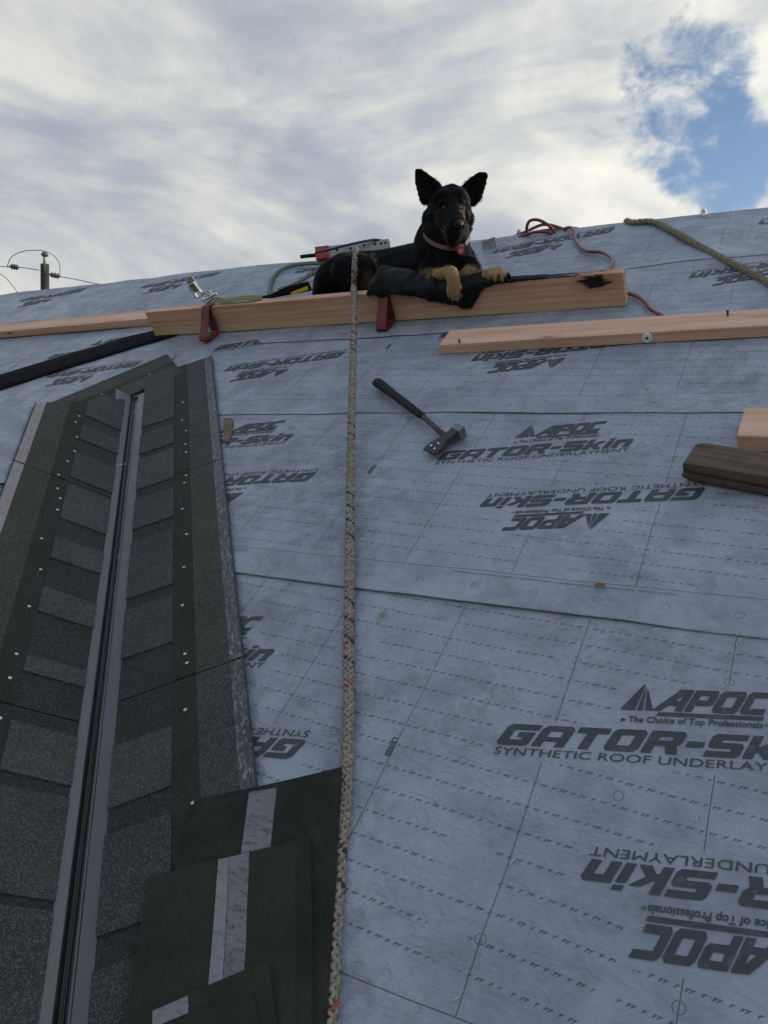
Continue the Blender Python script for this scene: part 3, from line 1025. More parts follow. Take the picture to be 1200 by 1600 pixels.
# dormer underlayment
fd = frame_of(PEAK, -RD, UPD, ND)
sl = math.tan(math.acos(max(-1, min(1, DW.dot(RD)))))
for (y0, y1, bz, sd_) in ((-1.9, -0.30, 0.002, 1), (-0.37, 0.0, 0.005, 2)):
    mb = MB()
    nx, ny = 60, 24
    vs = []
    for j in range(ny + 1):
        for i in range(nx + 1):
            y = y0 + (y1 - y0) * j / ny
            x_lo = -y / sl + 0.02
            x = x_lo + (2.9 - x_lo) * i / nx
            lift = 0.007 * max(0, 1 - (y - y0) / 0.06) ** 2 if sd_ == 2 else 0
            vs.append((-x, y, bz + 0.004 * noise.noise(Vector((x * 3, y * 3, 2))) + 0.005 + lift))
    mb.add(vs, [(j * (nx + 1) + i + 1, j * (nx + 1) + i, (j + 1) * (nx + 1) + i, (j + 1) * (nx + 1) + i + 1)
                for j in range(ny) for i in range(nx)], 0, True)
    mb.build('underlayment_sheet', M['sheet'], house, world=fd, frame=fd)

# bare plywood showing where the sheet is torn back beside the shingles
p = [at(349, 653, 0.02), at(363, 654, 0.02), at(363, 676, 0.02), at(357, 690, 0.02), at(351, 690, 0.02)]
mb = MB()
mb.prism([(q.x, q.y) for q in p], 0.012, 0.021)
mb.build('plywood_patch', M['ply'], house)

# ------------------------------------------------------------------ valley flashing
mb = MB()
U0, U1 = -0.03, 3.6


def main_pt(u, v, n):
    return F_MAIN @ Vector((u, v, n))


def dorm_pt(u, v, n):
    return F_DORM @ Vector((-u, v, n))


bis = (NW + ND).normalized()
side = (F_MAIN.col[1].xyz - DN).normalized()


def mid_pt(u, s, hgt):
    return PEAK + DW * u + side * s + bis * hgt


prof_fn = [
    (lambda u: dorm_pt(u, 0.085, 0.016), 0), (lambda u: dorm_pt(u, 0.016, 0.015), 0),
    (lambda u: mid_pt(u, -0.0135, 0.026), 1), (lambda u: mid_pt(u, -0.0115, 0.0275), 1), (lambda u: mid_pt(u, -0.0075, 0.018), 1),
    (lambda u: mid_pt(u, -0.003, 0.018), 1), (lambda u: mid_pt(u, -0.001, 0.026), 1), (lambda u: mid_pt(u, 0.001, 0.026), 1),
    (lambda u: mid_pt(u, 0.003, 0.018), 1), (lambda u: mid_pt(u, 0.0075, 0.018), 1),
    (lambda u: mid_pt(u, 0.0115, 0.0275), 1), (lambda u: mid_pt(u, 0.0135, 0.026), 1), (lambda u: main_pt(u, 0.016, 0.019), 1),
    (lambda u: main_pt(u, 0.085, 0.021), 0)]
NU = 60
vs, fs, mis = [], [], []
for i in range(NU + 1):
    u = U0 + (U1 - U0) * i / NU
    for q, (fn, mi) in enumerate(prof_fn):
        pnt = fn(u)
        if i == 0:
            pnt = pnt + Vector((rnd.uniform(-.006, .006), rnd.uniform(-.006, .006), rnd.uniform(-0.004, .012)))
        vs.append(pnt + bis * 0.0007 * noise.noise(Vector((u * 9, q, 0))))
K = len(prof_fn)
for i in range(NU):
    for q in range(K - 1):
        fs.append((i * K + q + 1, i * K + q, (i + 1) * K + q, (i + 1) * K + q + 1))
        mis.append(1 if prof_fn[q + 1][1] == 1 else 0)
for f_, mi in zip(fs, mis):
    pass
mb.v = vs
mb.f = [list(f) for f in fs]
mb.mi = mis
mb.sm = [False] * len(fs)
vf = mb.build('valley_flashing', [M['flash'], M['flash_rib']], house, frame=W0)
vf['label'] = 'dark grey metal valley flashing with a crimped centre rib'


# ------------------------------------------------------------------ shingles laid along the valley
def shingle(frame, sgn, u0, u1, n0, tabs, tape_mat, head_mat, band_mat, nails, vin=0.056, vout=0.356, tapev=None, tab_skew=0.004):
    """one long shingle: x = sgn*u; tabs = [(ua, ub, material)] raised pads on the exposed half"""
    def rect(a, b, va, vb, z0, z1, mb, sk=0.0):
        pts = [(sgn * a, va), (sgn * b, va), (sgn * (b + sk), vb), (sgn * (a + sk), vb)]
        if sgn < 0:
            pts = pts[::-1]
        mb.prism(pts, z0, z1)
    mb = MB()
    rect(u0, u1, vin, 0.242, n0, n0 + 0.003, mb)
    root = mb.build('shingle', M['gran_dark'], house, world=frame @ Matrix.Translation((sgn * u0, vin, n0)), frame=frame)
    mb = MB()
    rect(u0, u1, 0.242, vout, n0, n0 + 0.0036, mb)
    mb.build('headlap', head_mat, root, frame=frame)
    mb = MB()
    rect(u0 + .001, u1 - .001, 0.187, 0.2415, n0 + 0.003, n0 + 0.0046, mb)
    mb.build('nail_strip', band_mat, root, frame=frame)
    mb = MB()
    tv = tapev or (vout - 0.034, vout - 0.004)
    rect(u0 + .002, u1 - .002, tv[0], tv[1], n0 + 0.0036, n0 + 0.0042, mb)
    mb.build('release_film', tape_mat, root, frame=frame)
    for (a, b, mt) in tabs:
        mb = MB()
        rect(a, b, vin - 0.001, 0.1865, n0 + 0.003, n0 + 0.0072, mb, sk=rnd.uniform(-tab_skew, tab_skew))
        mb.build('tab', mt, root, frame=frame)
    for (u, v) in nails:
        mb = MB()
        c = Vector((sgn * u, v, n0 + 0.0044))
        mb.tube([c, c + Vector((0, 0, 0.0014)), c + Vector((0, 0, 0.0018))], [0.0042, 0.0042, 0.0032], 10, smooth=False)
        mb.build('nail', M['nail'], root, frame=frame)
    return root


def main_uv(px_, py_):
    q = at(px_, py_, 0.03) - VT
    return (q.x * VD.x + q.y * VD.y, q.x * VN.x + q.y * VN.y)


def dorm_uv(px_, py_):
    r = ROOF.to_3x3() @ Vector(MC @ np.array([(px_ - 600) / FPX, (py_ - 800) / FPX, 1.0]))
    c0 = camo.matrix_world.translation
    t_ = (PEAK + ND * 0.03 - c0).dot(ND) / r.dot(ND)
    q = c0 + r * t_ - PEAK
    return (q.dot(DW), q.dot(DN))


Z4 = lambda x, y: (x / 2.857, 600 + y / 2.857)
Z5 = lambda x, y: (x / 2.143, 1000 + y / 2.143)
nails_r = [main_uv(*Z4(*q)) for q in ((815, 78), (811, 157), (829, 204), (826, 265), (829, 300), (828, 404), (821, 437), (812, 553),
                                      (831, 666), (819, 813), (812, 983))] + \
          [main_uv(*Z5(*q)) for q in ((617, 43), (624, 73), (618, 230), (643, 542), (643, 610))]
nails_l = [dorm_uv(*Z4(*q)) for q in ((358, 135), (342, 162), (348, 228), (337, 291), (306, 336), (266, 396), (261, 457), (274, 501),
                                      (261, 552), (190, 680), (187, 817), (136, 982))] + \
          [dorm_uv(*Z5(*q)) for q in ((60, 38), (38, 118), (6, 252))]


def tabs_from(edges, mats):
    return [(a, b, mats[i % len(mats)]) for i, (a, b) in enumerate(edges)]


g, gp, gd = M['gran'], M['gran_pale'], M['gran_dark']
N0 = 0.0215


def inr(lst, a, b):
    return [q for q in lst if a <= q[0] < b]


R_EDGES = [(-0.19, 0.12), (0.125, 0.33), (0.40, 0.56), (0.60, 0.82), (0.89, 1.07), (1.14, 1.42), (1.47, 1.66), (1.70, 1.86), (1.94, 2.10), (2.16, 2.36), (2.42, 2.62)]
R_MATS = [g, g, g, gp, g, g, g, g, gp, g, g]
rt = [(a, b, mt) for (a, b), mt in zip(R_EDGES, R_MATS)]
for (u0, u1, hm, z) in ((-0.195, 0.80, M['gran'], 0.0), (0.804, 1.80, M['gran_olive'], 0.0), (1.804, 2.80, M['gran'], 0.0)):
    shingle(F_MAIN, 1, u0, u1, N0 + z, [q for q in rt if u0 - .02 <= q[0] and q[1] <= u1 + .02], M['tape_dark'], hm, M['nailband'], inr(nails_r, u0, u1))

L_EDGES = [(0.05, 0.345), (0.43, 0.545), (0.66, 0.83), (0.875, 1.085), (1.185, 1.29), (1.43, 1.53), (1.69, 1.745), (1.90, 2.03), (2.06, 2.28), (2.30, 2.52)]
L_MATS = [g, g, g, gp, gp, gp, gp, gp, g, g]
lt = [(a, b, mt) for (a, b), mt in zip(L_EDGES, L_MATS)]


def left_shingle(u0, u1, hm):
    return shingle(F_DORM, -1, u0, u1, 0.017, vin=0.047, tabs=[q for q in lt if u0 - .03 <= q[0] and q[1] <= u1 + .03],
                   tape_mat=M['tape_pink'], head_mat=hm, band_mat=M['nailband'], nails=inr(nails_l, u0, u1), tapev=(0.322, 0.352))


left_shingle(0.86, 1.85, M['gran_olive'])
left_shingle(1.854, 2.84, M['gran_olive'])
# the topmost left shingle is trimmed along the dormer ridge
tr = left_shingle(0.04, 0.856, M['gran_olive'])
cut_n = CUTN
for o in [tr] + [c for c in tr.children]:
    if o.name.startswith('nail') and not o.name.startswith('nail_strip'):
        continue
    Wm = WM[o.name]
    bm = bmesh.new()
    bm.from_mesh(o.data)
    inv = Wm.inverted()
    bmesh.ops.bisect_plane(bm, geom=bm.verts[:] + bm.edges[:] + bm.faces[:], dist=1e-6, plane_co=inv @ (PEAK + CUTN * 0.006),
                           plane_no=inv.to_3x3() @ cut_n, clear_inner=True)
    bmesh.ops.holes_fill(bm, edges=[e for e in bm.edges if e.is_boundary], sides=20)
    bm.to_mesh(o.data)
    bm.free()

# strip beyond the dormer ridge, on the mirrored valley
M2E = [(-0.24, 0.02), (0.08, 0.3), (0.36, 0.5), (0.58, 0.8)]
shingle(F_MAIN2, -1, -0.24, 0.78, 0.019, [(a, b, g) for a, b in M2E if b < 0.79], M['gran'], M['gran_olive'], M['nailband'],
        [(-0.12, 0.205), (0.10, 0.21), (0.3, 0.21)], vout=0.375)


# ------------------------------------------------------------------ loose shingles lying back side up
def bent_prism(P, z0, z1, fn):
    """closed flat slab cut into a grid and bent by fn(x, y)"""
    k = MB()
    k.prism(P, z0, z1)
    bm = bmesh.new()
    vv = [bm.verts.new(p) for p in k.v]
    for f in k.f:
        bm.faces.new([vv[q] for q in f])
    bmesh.ops.recalc_face_normals(bm, faces=bm.faces)
    for ax in (0, 1):
        lo, hi = min(p[ax] for p in P), max(p[ax] for p in P)
        q = math.ceil(lo / 0.04) * 0.04
        while q < hi:
            nn = Vector((1, 0, 0)) if ax == 0 else Vector((0, 1, 0))
            bmesh.ops.bisect_plane(bm, geom=bm.verts[:] + bm.edges[:] + bm.faces[:], dist=1e-6, plane_co=nn * q, plane_no=nn)
            q += 0.04
    for v in bm.verts:
        e = 0.0012 * noise.noise(Vector((v.co.x * 60, v.co.y * 60, 1)))
        v.co.x += e
        v.co.z += fn(v.co.x, v.co.y)
    bm.verts.index_update()
    mb = MB()
    mb.add([v.co.copy() for v in bm.verts], [tuple(v.index for v in f.verts) for f in bm.faces])
    bm.free()
    return mb


def slab_px(name, corners, c, mat, label, film, film_mat, group, ribs=None, thick=0.0042, curl=0.0):
    pts = [at(x, y, c) for x, y in corners]
    o_ = sum(pts, Vector()) / len(pts)
    P = [(q.x, q.y) for q in pts]
    tr_ = pts[1]

    def fn(x, y):
        dd2 = math.hypot(x - tr_.x, y - tr_.y)
        return 0.0008 * noise.noise(Vector((x * 6, y * 6, c * 900))) + curl * max(0, 1 - dd2 / 0.22) ** 2
    root = bent_prism(P, c, c + thick, fn).build(name, mat, world=ROOF @ Matrix.Translation((o_.x, o_.y, c)))
    tag(root, label, 'shingle', group)
    for i, (fc, fm) in enumerate(zip(film, film_mat)):
        f2 = [at(x, y, c + thick) for x, y in fc]
        bent_prism([(q.x, q.y) for q in f2], c + thick, c + thick + 0.0009, fn).build('release_film', fm, root)
    for rc in (ribs or []):
        f2 = [at(x, y, c + thick) for x, y in rc]
        bent_prism([(q.x, q.y) for q in f2], c + thick, c + thick + 0.0016, fn).build('laminate_edge', M['asphalt_back2'], root)
    return root


LG = 'loose shingles stacked back side up'


def q5(*pts):
    return [Z5(*p) for p in pts]


slab_px('loose_shingle', q5((655, 537), (1150, 440), (1095, 1290), (1085, 1420), (420, 1420)), 0.0300, M['asphalt_back2'],
        'lowest loose shingle whose black back reaches the braided rope', [q5((835, 510), (928, 498), (906, 698), (806, 722))], [M['tape_worn']], LG, curl=0.010)
slab_px('loose_shingle', q5((500, 802), (740, 745), (1042, 664), (1050, 1290), (1050, 1420), (400, 1420)), 0.0362, M['asphalt_back'],
        'loose green-black shingle with the longest whitish film strip', [q5((737, 744), (772, 736), (745, 1150), (697, 1165)),
        q5((774, 735), (838, 716), (818, 1120), (747, 1150))], [M['tape_white'], M['tape_worn']], LG,
        curl=0.008, ribs=[q5((997, 677), (1040, 666), (1046, 1300), (1000, 1300))])
slab_px('loose_shingle', q5((400, 1280), (905, 1083), (932, 1300), (940, 1420), (400, 1420)), 0.0424, M['asphalt_back'],
        'loose shingle second from the top of the pile at the bottom edge', [q5((512, 1243), (630, 1193), (632, 1250), (510, 1300))], [M['tape_white']], LG, curl=0.006)
slab_px('loose_shingle', q5((560, 1292), (850, 1183), (872, 1300), (880, 1420), (560, 1420)), 0.0486, M['asphalt_back'],
        'topmost loose shingle of the pile at the bottom edge', [], [], LG)

# ------------------------------------------------------------------ timbers
BF = 2.722                                 # downhill face of the upright plank


def timber(name, P0, P1, wdir_, w_, hdir, h_, mat, label, cat, group=None, bevel=0.003, ragged=False):
    """P0, P1: lower downhill edge ends (roof frame); cross-section w_ along wdir_, h_ along hdir"""
    P0, P1 = Vector(P0), Vector(P1)
    ax = (P1 - P0).normalized()
    hd = Vector(hdir)
    hd = (hd - ax * hd.dot(ax)).normalized()
    wd = hd.cross(ax).normalized()
    L = (P1 - P0).length
    fr = ROOF @ frame_of((P0 + P1) / 2 + wd * w_ / 2 + hd * h_ / 2, ax, wd, hd)
    mb = MB()
    n = 24 if ragged else 1
    if not ragged:
        mb.box((-L / 2, -w_ / 2, -h_ / 2), (L / 2, w_ / 2, h_ / 2))
    else:
        per = []
        q_ = 9
        for (ax_, ay_, bx_, by_) in ((-1, -1, 1, -1), (1, -1, 1, 1), (1, 1, -1, 1), (-1, 1, -1, -1)):
            for k in range(q_):
                f_ = k / q_
                x_, y_ = ax_ + (bx_ - ax_) * f_, ay_ + (by_ - ay_) * f_
                m_ = (abs(x_) ** 14 + abs(y_) ** 14) ** (1 / 14)
                per.append((x_ / m_ * w_ / 2, y_ / m_ * h_ / 2))
        kk = len(per)
        rings = []
        NX = 70
        for i in range(NX + 1):
            x = -L / 2 + L * i / NX
            endd = min(i, NX - i) / NX * L
            sh = 1.0 - 0.10 * max(0, 1 - endd / 0.02) ** 2
            for j, (py_, pz_) in enumerate(per):
                g_ = noise.noise(Vector((x * 1.5, py_ * 130, pz_ * 130)))
                q = 1 + 0.012 * g_ - 0.05 * max(0, abs(noise.noise(Vector((x * 1.1 + 4, py_ * 60, pz_ * 60)))) - 0.55)
                dx = 0.010 * noise.noise(Vector((i, py_ * 45, pz_ * 45))) if i in (0, NX) else 0.0
                rings.append((x + dx, py_ * q * sh, pz_ * q * sh))
        fs = [(i * kk + j, i * kk + (j + 1) % kk, (i + 1) * kk + (j + 1) % kk, (i + 1) * kk + j) for i in range(NX) for j in range(kk)]
        fs.append(tuple(range(kk - 1, -1, -1)))
        fs.append(tuple(NX * kk + j for j in range(kk)))
        mb.add(rings, fs, 0, False)
    o = mb.build(name, mat, world=fr, frame=fr, bevel=0 if ragged else bevel)
    return tag(o, label, cat, group), fr


HB = 0.126
beam, FB = timber('plank', (-2.928, BF + 0.012, SH), (-0.640, BF - 0.008, SH), (0, 1, 0), 0.040, (0, 0, 1), HB, M['wood_a'],
                  'thick fir plank on edge with a black knot stain, the dog leaning over it', 'plank')
BT = SH + HB                               # top of the plank
b2, _ = timber('board', (-6.2, 2.832, SH), (-3.05, 2.872, SH), (0, 1, 0), 0.118, (0, 0, 1), 0.040, M['wood_b'],
               'flat fir board behind the end of the thick plank at the left', 'board')
b3, F3 = timber('board', (-1.236, 2.398, SH), (1.9, 2.462, SH), (0, 1, 0), 0.122, (0, 0, 1), 0.038, M['wood_b'],
                'flat fir board with a round cap nail, downhill of the upright plank', 'board')
ob, _ = timber('old_timber', at(1067, 750, SH), at(1500, 832, SH), (0, 1, 0), 0.100, (0, 0, 1), 0.051, M['wood_old'],
               'dark weathered timber offcut with a worn rounded end', 'timber', ragged=True)
pk, _ = timber('board_offcut', (-0.186, 1.792, SH + 0.002), (0.55, 1.768, SH + 0.002), (0, 1, 0), 0.135, (0, 0, 1), 0.045, M['wood_b'],
               'short pinkish lumber offcut behind the weathered timber', 'lumber')

# cap nail on the flat board
c = at(1011, 528, SH + 0.02)
cn = MB()
cb = Vector((c.x, 2.398 + (c.x + 1.236) / 3.136 * 0.064, c.z))
cn.tube([cb + Vector((0, -0.0002, 0)), cb + Vector((0, -0.003, 0)), cb + Vector((0, -0.0042, 0))], [0.0165, 0.0165, 0.0145], 20, smooth=False)
cno = cn.build('cap_nail', M['white_plastic'], b3)
cn = MB()
cn.tube([cb + Vector((0, -0.0042, 0)), cb + Vector((0, -0.006, 0))], [0.005, 0.004], 12, smooth=False)
cn.build('nail_head', M['dull_steel'], cno)
c3 = at(1137, 492, SH + 0.04)
mb = MB()
mb.tube([c3 - Vector((0, 0, 0.004)), c3 + Vector((0, 0, 0.012)), c3 + Vector((0, 0, 0.014))], [0.003, 0.003, 0.006], 8)
mb.build('screw', M['dull_steel'], b3)
c4 = at(718, 535, SH + 0.04)
mb = MB()
mb.tube([c4 - Vector((0, 0, 0.004)), c4 + Vector((0, 0, 0.008)), c4 + Vector((0, 0, 0.010))], [0.003, 0.003, 0.006], 8)
mb.build('screw', M['dull_steel'], b3)

# ------------------------------------------------------------------ red roof brackets


def bracket(px_, label):
    a0 = onb(px_, 500, BF).x
    bw = 0.045
    fr = ROOF @ Matrix.Translation((a0, BF - 0.003, SH))
    root = empty('roof_bracket', fr, label, 'roof bracket', 'red roof brackets under the plank')
    Z = HB + 0.006

    def strap(pts, th, nm, mat=M['red_paint']):
        """bent flat bar: profile in (y, z), width along x"""
        mb = MB()
        n = len(pts)
        P = [Vector((0, y, z)) for y, z in pts]
        vs = []
        for i, p_ in enumerate(P):
            T = (P[min(n - 1, i + 1)] - P[max(0, i - 1)]).normalized()
            Nn = Vector((0, -T.z, T.y))
            for sx, sn in ((-bw / 2, -1), (bw / 2, -1), (bw / 2, 1), (-bw / 2, 1)):
                vs.append(Vector((sx, p_.y, p_.z)) + Nn * th / 2 * sn)
        fs = [(i * 4 + j, i * 4 + (j + 1) % 4, i * 4 + 4 + (j + 1) % 4, i * 4 + 4 + j) for i in range(n - 1) for j in range(4)]
        fs += [(3, 2, 1, 0), tuple((n - 1) * 4 + j for j in range(4))]
        mb.add(vs, fs)
        mb.build(nm, mat, root, frame=fr, bevel=0.0008, seg=1)
    strap([(-0.002, Z + 0.004), (-0.012, Z - 0.008), (-0.055, Z * 0.5), (-0.094, 0.026), (-0.101, 0.014)], 0.005, 'front_strap')
    strap([(-0.1005, 0.014), (-0.092, 0.004), (-0.06, 0.003), (-0.02, 0.004), (-0.003, 0.010)], 0.005, 'foot_strap')
    strap([(-0.0035, 0.014), (-0.0035, Z * 0.55), (-0.0035, Z - 0.004)], 0.004, 'back_strap')
    strap([(0.000, Z + 0.0005), (0.02, Z + 0.0005), (0.046, Z + 0.0005)], 0.004, 'top_hook')
    return root


bracket(331, 'red steel roof bracket near the left end of the plank')
bracket(612, 'red steel roof bracket beneath the bunched black cloth')

# ------------------------------------------------------------------ black strip running under the plank
mb = MB()
A0 = [at(-60, 606, SH + .004), at(-60, 632, SH + .004), at(262, 523, SH + .004), at(250, 507, SH + .004)]
lower0, lower1 = at(0, 608, SH + .003), at(250, 531, SH + .003)
up0, up1 = at(0, 585, SH + .003), at(244, 514, SH + .003)
vs, fs = [], []
NS = 40
for i in range(NS + 1):
    t_ = -0.5 + 1.62 * i / NS
    a_, b_ = lower0.lerp(lower1, t_), up0.lerp(up1, t_)
    for k_ in range(5):
        q = a_.lerp(b_, k_ / 4)
        vs.append((q.x, q.y, SH + 0.0035 + (wav(q.x, q.y) - 0.006) + 0.0012 * math.sin(t_ * 20 + k_)))
base_n = len(vs)
vs += [(v[0], v[1], v[2] - 0.002) for v in vs]
for i in range(NS):
    for k_ in range(4):
        q = i * 5 + k_
        fs.append((q, q + 5, q + 6, q + 1))
    e0, e1 = i * 5, i * 5 + 4
    fs.append((e0 + base_n, e0 + 5 + base_n, e0 + 5, e0))
    fs.append((e1, e1 + 5, e1 + 5 + base_n, e1 + base_n))
mb.add(vs, fs, 0, True)
tag(mb.build('membrane_strip', M['black_strip']), 'long black strip running down the roof from under the plank', 'strip')


# ------------------------------------------------------------------ ropes
def braid(path, r, lay, name, label, mats, redphase=0, parent=None):
    """eight strands, four each way, woven over and under"""
    path = resample(path, 0.0035)
    mb = MB()
    T = []
    for i in range(len(path)):
        T.append((path[min(len(path) - 1, i + 1)] - path[max(0, i - 1)]).normalized())
    U = T[0].orthogonal().normalized()
    Us = []
    for q in T:
        U = (U - q * U.dot(q)).normalized()
        Us.append(U.copy())
    ds = 0.0035
    for s in range(8):
        dirn = 1 if s < 4 else -1
        ph = (s % 4) * math.pi / 2
        pts = []
        for i, p_ in enumerate(path):
            an = dirn * 2 * math.pi * i * ds / lay + ph
            rad = r * 0.68 + r * 0.13 * math.sin(4 * (2 * math.pi * i * ds / lay) + (0 if dirn > 0 else math.pi) + ph * 2)
            V = T[i].cross(Us[i])
            pts.append(p_ + (Us[i] * math.cos(an) + V * math.sin(an)) * rad)
        k0 = len(mb.f)
        mb.tube(pts, r * 0.36, 6, 0, True, True, flat=(0.8, 1.15))
        if s == 2:                          # red tracer, mostly hidden by dirt
            nf = len(mb.f) - k0
            for q in range(k0, len(mb.f)):
                seg = (q - k0) // 6
                if noise.noise(Vector((seg * 0.013, 3.3, redphase))) > -0.05 and seg % 29 < 15:
                    mb.mi[q] = 1
        if s == 6:
            for q in range(k0, len(mb.f)):
                seg = (q - k0) // 6
                if noise.noise(Vector((seg * 0.02, 9.3, redphase))) > 0.12:
                    mb.mi[q] = 2
    # core so that no gaps show
    mb.tube(path[::3] + [path[-1]], r * 0.6, 8, 2)
    # fuzz
    for _ in range(2600):
        i = rnd.randrange(len(path))
        an = rnd.uniform(0, 6.283)
        V = T[i].cross(Us[i])
        d = Us[i] * math.cos(an) + V * math.sin(an)
        d2 = (d + T[i] * rnd.uniform(-1.2, 1.2)).normalized()
        p0 = path[i] + d * r * 0.9
        L = rnd.uniform(0.0015, 0.0045)
        wv = T[i] * 0.0003
        mb.add([p0 - wv, p0 + wv, p0 + d2 * L], [(0, 1, 2)], 0)
    return tag(mb.build(name, mats, parent), label, 'rope')


def twist(path, r, lay, name, label, mats, fuzz=0, fuzzlen=0.01, group=None):
    """three-strand laid rope"""
    path = resample(path, 0.006)
    mb = MB()
    T = [(path[min(len(path) - 1, i + 1)] - path[max(0, i - 1)]).normalized() for i in range(len(path))]
    U = T[0].orthogonal().normalized()
    Us = []
    for q in T:
        U = (U - q * U.dot(q)).normalized()
        Us.append(U.copy())
    for s in range(3):
        pts = []
        for i, p_ in enumerate(path):
            an = 2 * math.pi * i * 0.006 / lay + s * 2.0944
            V = T[i].cross(Us[i])
            pts.append(p_ + (Us[i] * math.cos(an) + V * math.sin(an)) * r * 0.5)
        mb.tube(pts, r * 0.55, 8)
    for _ in range(fuzz):
        i = rnd.randrange(len(path))
        an = rnd.uniform(0, 6.283)
        V = T[i].cross(Us[i])
        d = Us[i] * math.cos(an) + V * math.sin(an)
        d2 = (d + T[i] * rnd.uniform(-1.2, 1.2) + Vector((rnd.uniform(-.4, .4), rnd.uniform(-.4, .4), rnd.uniform(-.4, .4)))).normalized()
        p0 = path[i] + d * r * 0.85
        L = rnd.uniform(0.3, 1.0) * fuzzlen
        wv = T[i] * 0.0006
        mb.add([p0 - wv, p0 + wv, p0 + d2 * L], [(0, 1, 2)], 0)
    return tag(mb.build(name, mats), label, 'rope', group)


rr = [Vector((-0.86, 3.80, -0.16)), Vector((-0.83, 3.66, 0.00)), at(988, 348, .028), at(1020, 347, .028), at(1042, 357, .025), at(1062, 367, .025), at(1100, 389, .025), at(1130, 405, .025), at(1165, 423, .025), at(1200, 442, .025), at(1260, 475, .026), at(1330, 505, .026)]
twist(smooth_path(rr, 10), 0.0135, 0.075, 'hemp_rope', 'hairy brown hemp rope crossing the ridge at the right edge', M['rope_hemp'], 6500, 0.011)

gr = [at(421, 452, .03), at(424, 440, .03), at(432, 427, .03), at(448, 418, .032), at(470, 413, .03), at(500, 411, .035), at(525, 412, .03)]
gr2 = [at(438, 452, .05), at(452, 448, .05), at(468, 440, .05), at(488, 428, .05), at(506, 418, .05), at(530, 405, .04)]
twist(smooth_path(gr[::-1] + [at(422, 458, .03), at(432, 458, .04)] + gr2, 10), 0.0105, 0.06, 'laid_rope', 'grey-green laid rope looped on the ridge behind the dog', M['rope_green'], 900, 0.006)

# ------------------------------------------------------------------ red air hose
hp = [(1046, 500, SH + .012), (1030, 491, SH + .012), (1018, 484, SH + .012), (1008, 472, SH + .012), (996, 463, SH + .012), (978, 458, SH + .012)]
path = [at(*q) for q in hp] + [Vector((-0.70, 2.80, SH + .014)), Vector((-0.74, 2.90, SH + .014)), Vector((-0.77, 3.03, SH + .014))]
path += [at(*q) for q in ((957, 410, SH + .012), (952, 400, SH + .012), (938, 394, SH + .012), (920, 393, SH + .012), (908, 387, SH + .012), (899, 374, SH + .014), (898, 362, SH + .02))]
RB = 3.56


def hz(x, y, b=RB):
    return onb(x, y, b)


coil = [hz(893, 356, 3.575), hz(884, 357, 3.59), hz(879, 366, 3.60), hz(877, 377, 3.59), hz(871, 369, 3.58), hz(858, 353, 3.58), hz(842, 344, 3.585), hz(828, 345, 3.59), hz(823, 356, 3.60),
        hz(826, 366, 3.61), hz(840, 371, 3.62), hz(862, 367, 3.63), hz(885, 361, 3.64), hz(905, 362, 3.66), hz(900, 357, 3.70), hz(870, 358, 3.68), hz(840, 362, 3.66), hz(815, 370, 3.63), hz(800, 375, 3.60),
        hz(815, 369, 3.58), hz(840, 362, 3.57), hz(862, 365, 3.565), hz(850, 370, 3.57), hz(818, 374, 3.585), hz(788, 378, 3.61), hz(805, 369, 3.64), hz(822, 362, 3.66), hz(848, 351, 3.64), hz(872, 355, 3.62),
        hz(880, 361, 3.60), hz(862, 369, 3.59), hz(838, 372, 3.60), hz(812, 378, 3.62), Vector((-1.35, 3.72, 0.0)), Vector((-1.40, 3.9, -0.2))]
hb = MB()
hb.tube(smooth_path(path + coil, 10), 0.0072, 10)
tag(hb.build('air_hose', M['hose']), 'dark red air hose coiled on the ridge and trailing behind the plank', 'hose')


# ------------------------------------------------------------------ metal bits at the ridge
def on_ridge(px_, py_, b, rx=0, rz=0):
    p_ = onb(px_, py_, b)
    return ROOF @ Matrix.Translation(p_)


fr = on_ridge(764, 383, 3.50)
root = empty('hinged_plate', fr, 'small bent grey metal plate on the ridge beside the dog', 'bracket')
mb = MB()
Rm = Matrix.Rotation(math.radians(58), 4, 'X') @ Matrix.Rotation(math.radians(12), 4, 'Z')
mb.box((-0.035, -0.022, -0.0015), (0.035, 0.028, 0.0015), M=Rm)
mb.build('upper_leaf', M['galv_dark'], root, frame=fr, bevel=0.0006, seg=1)
mb = MB()
Rm2 = Matrix.Translation((0.012, -0.028, -0.026)) @ Matrix.Rotation(math.radians(20), 4, 'X') @ Matrix.Rotation(math.radians(12), 4, 'Z')
mb.box((-0.035, -0.03, -0.0015), (0.040, 0.022, 0.0015), M=Rm2)
mb.build('lower_leaf', M['galv_dark'], root, frame=fr, bevel=0.0006, seg=1)
for k_ in (-0.018, 0.014):
    mb = MB()
    c = Rm2 @ Vector((k_, -0.008, 0.0015))
    mb.tube([c, c + Vector((0, -0.002, 0.003))], [0.006, 0.005], 10)
    mb.build('bolt', M['dull_steel'], root, frame=fr)
mb = MB()
mb.tube([Rm @ Vector((-0.036, -0.0235, 0)), Rm @ Vector((0.036, -0.0235, 0))], 0.004, 8)
mb.build('hinge_pin', M['galv'], root, frame=fr)

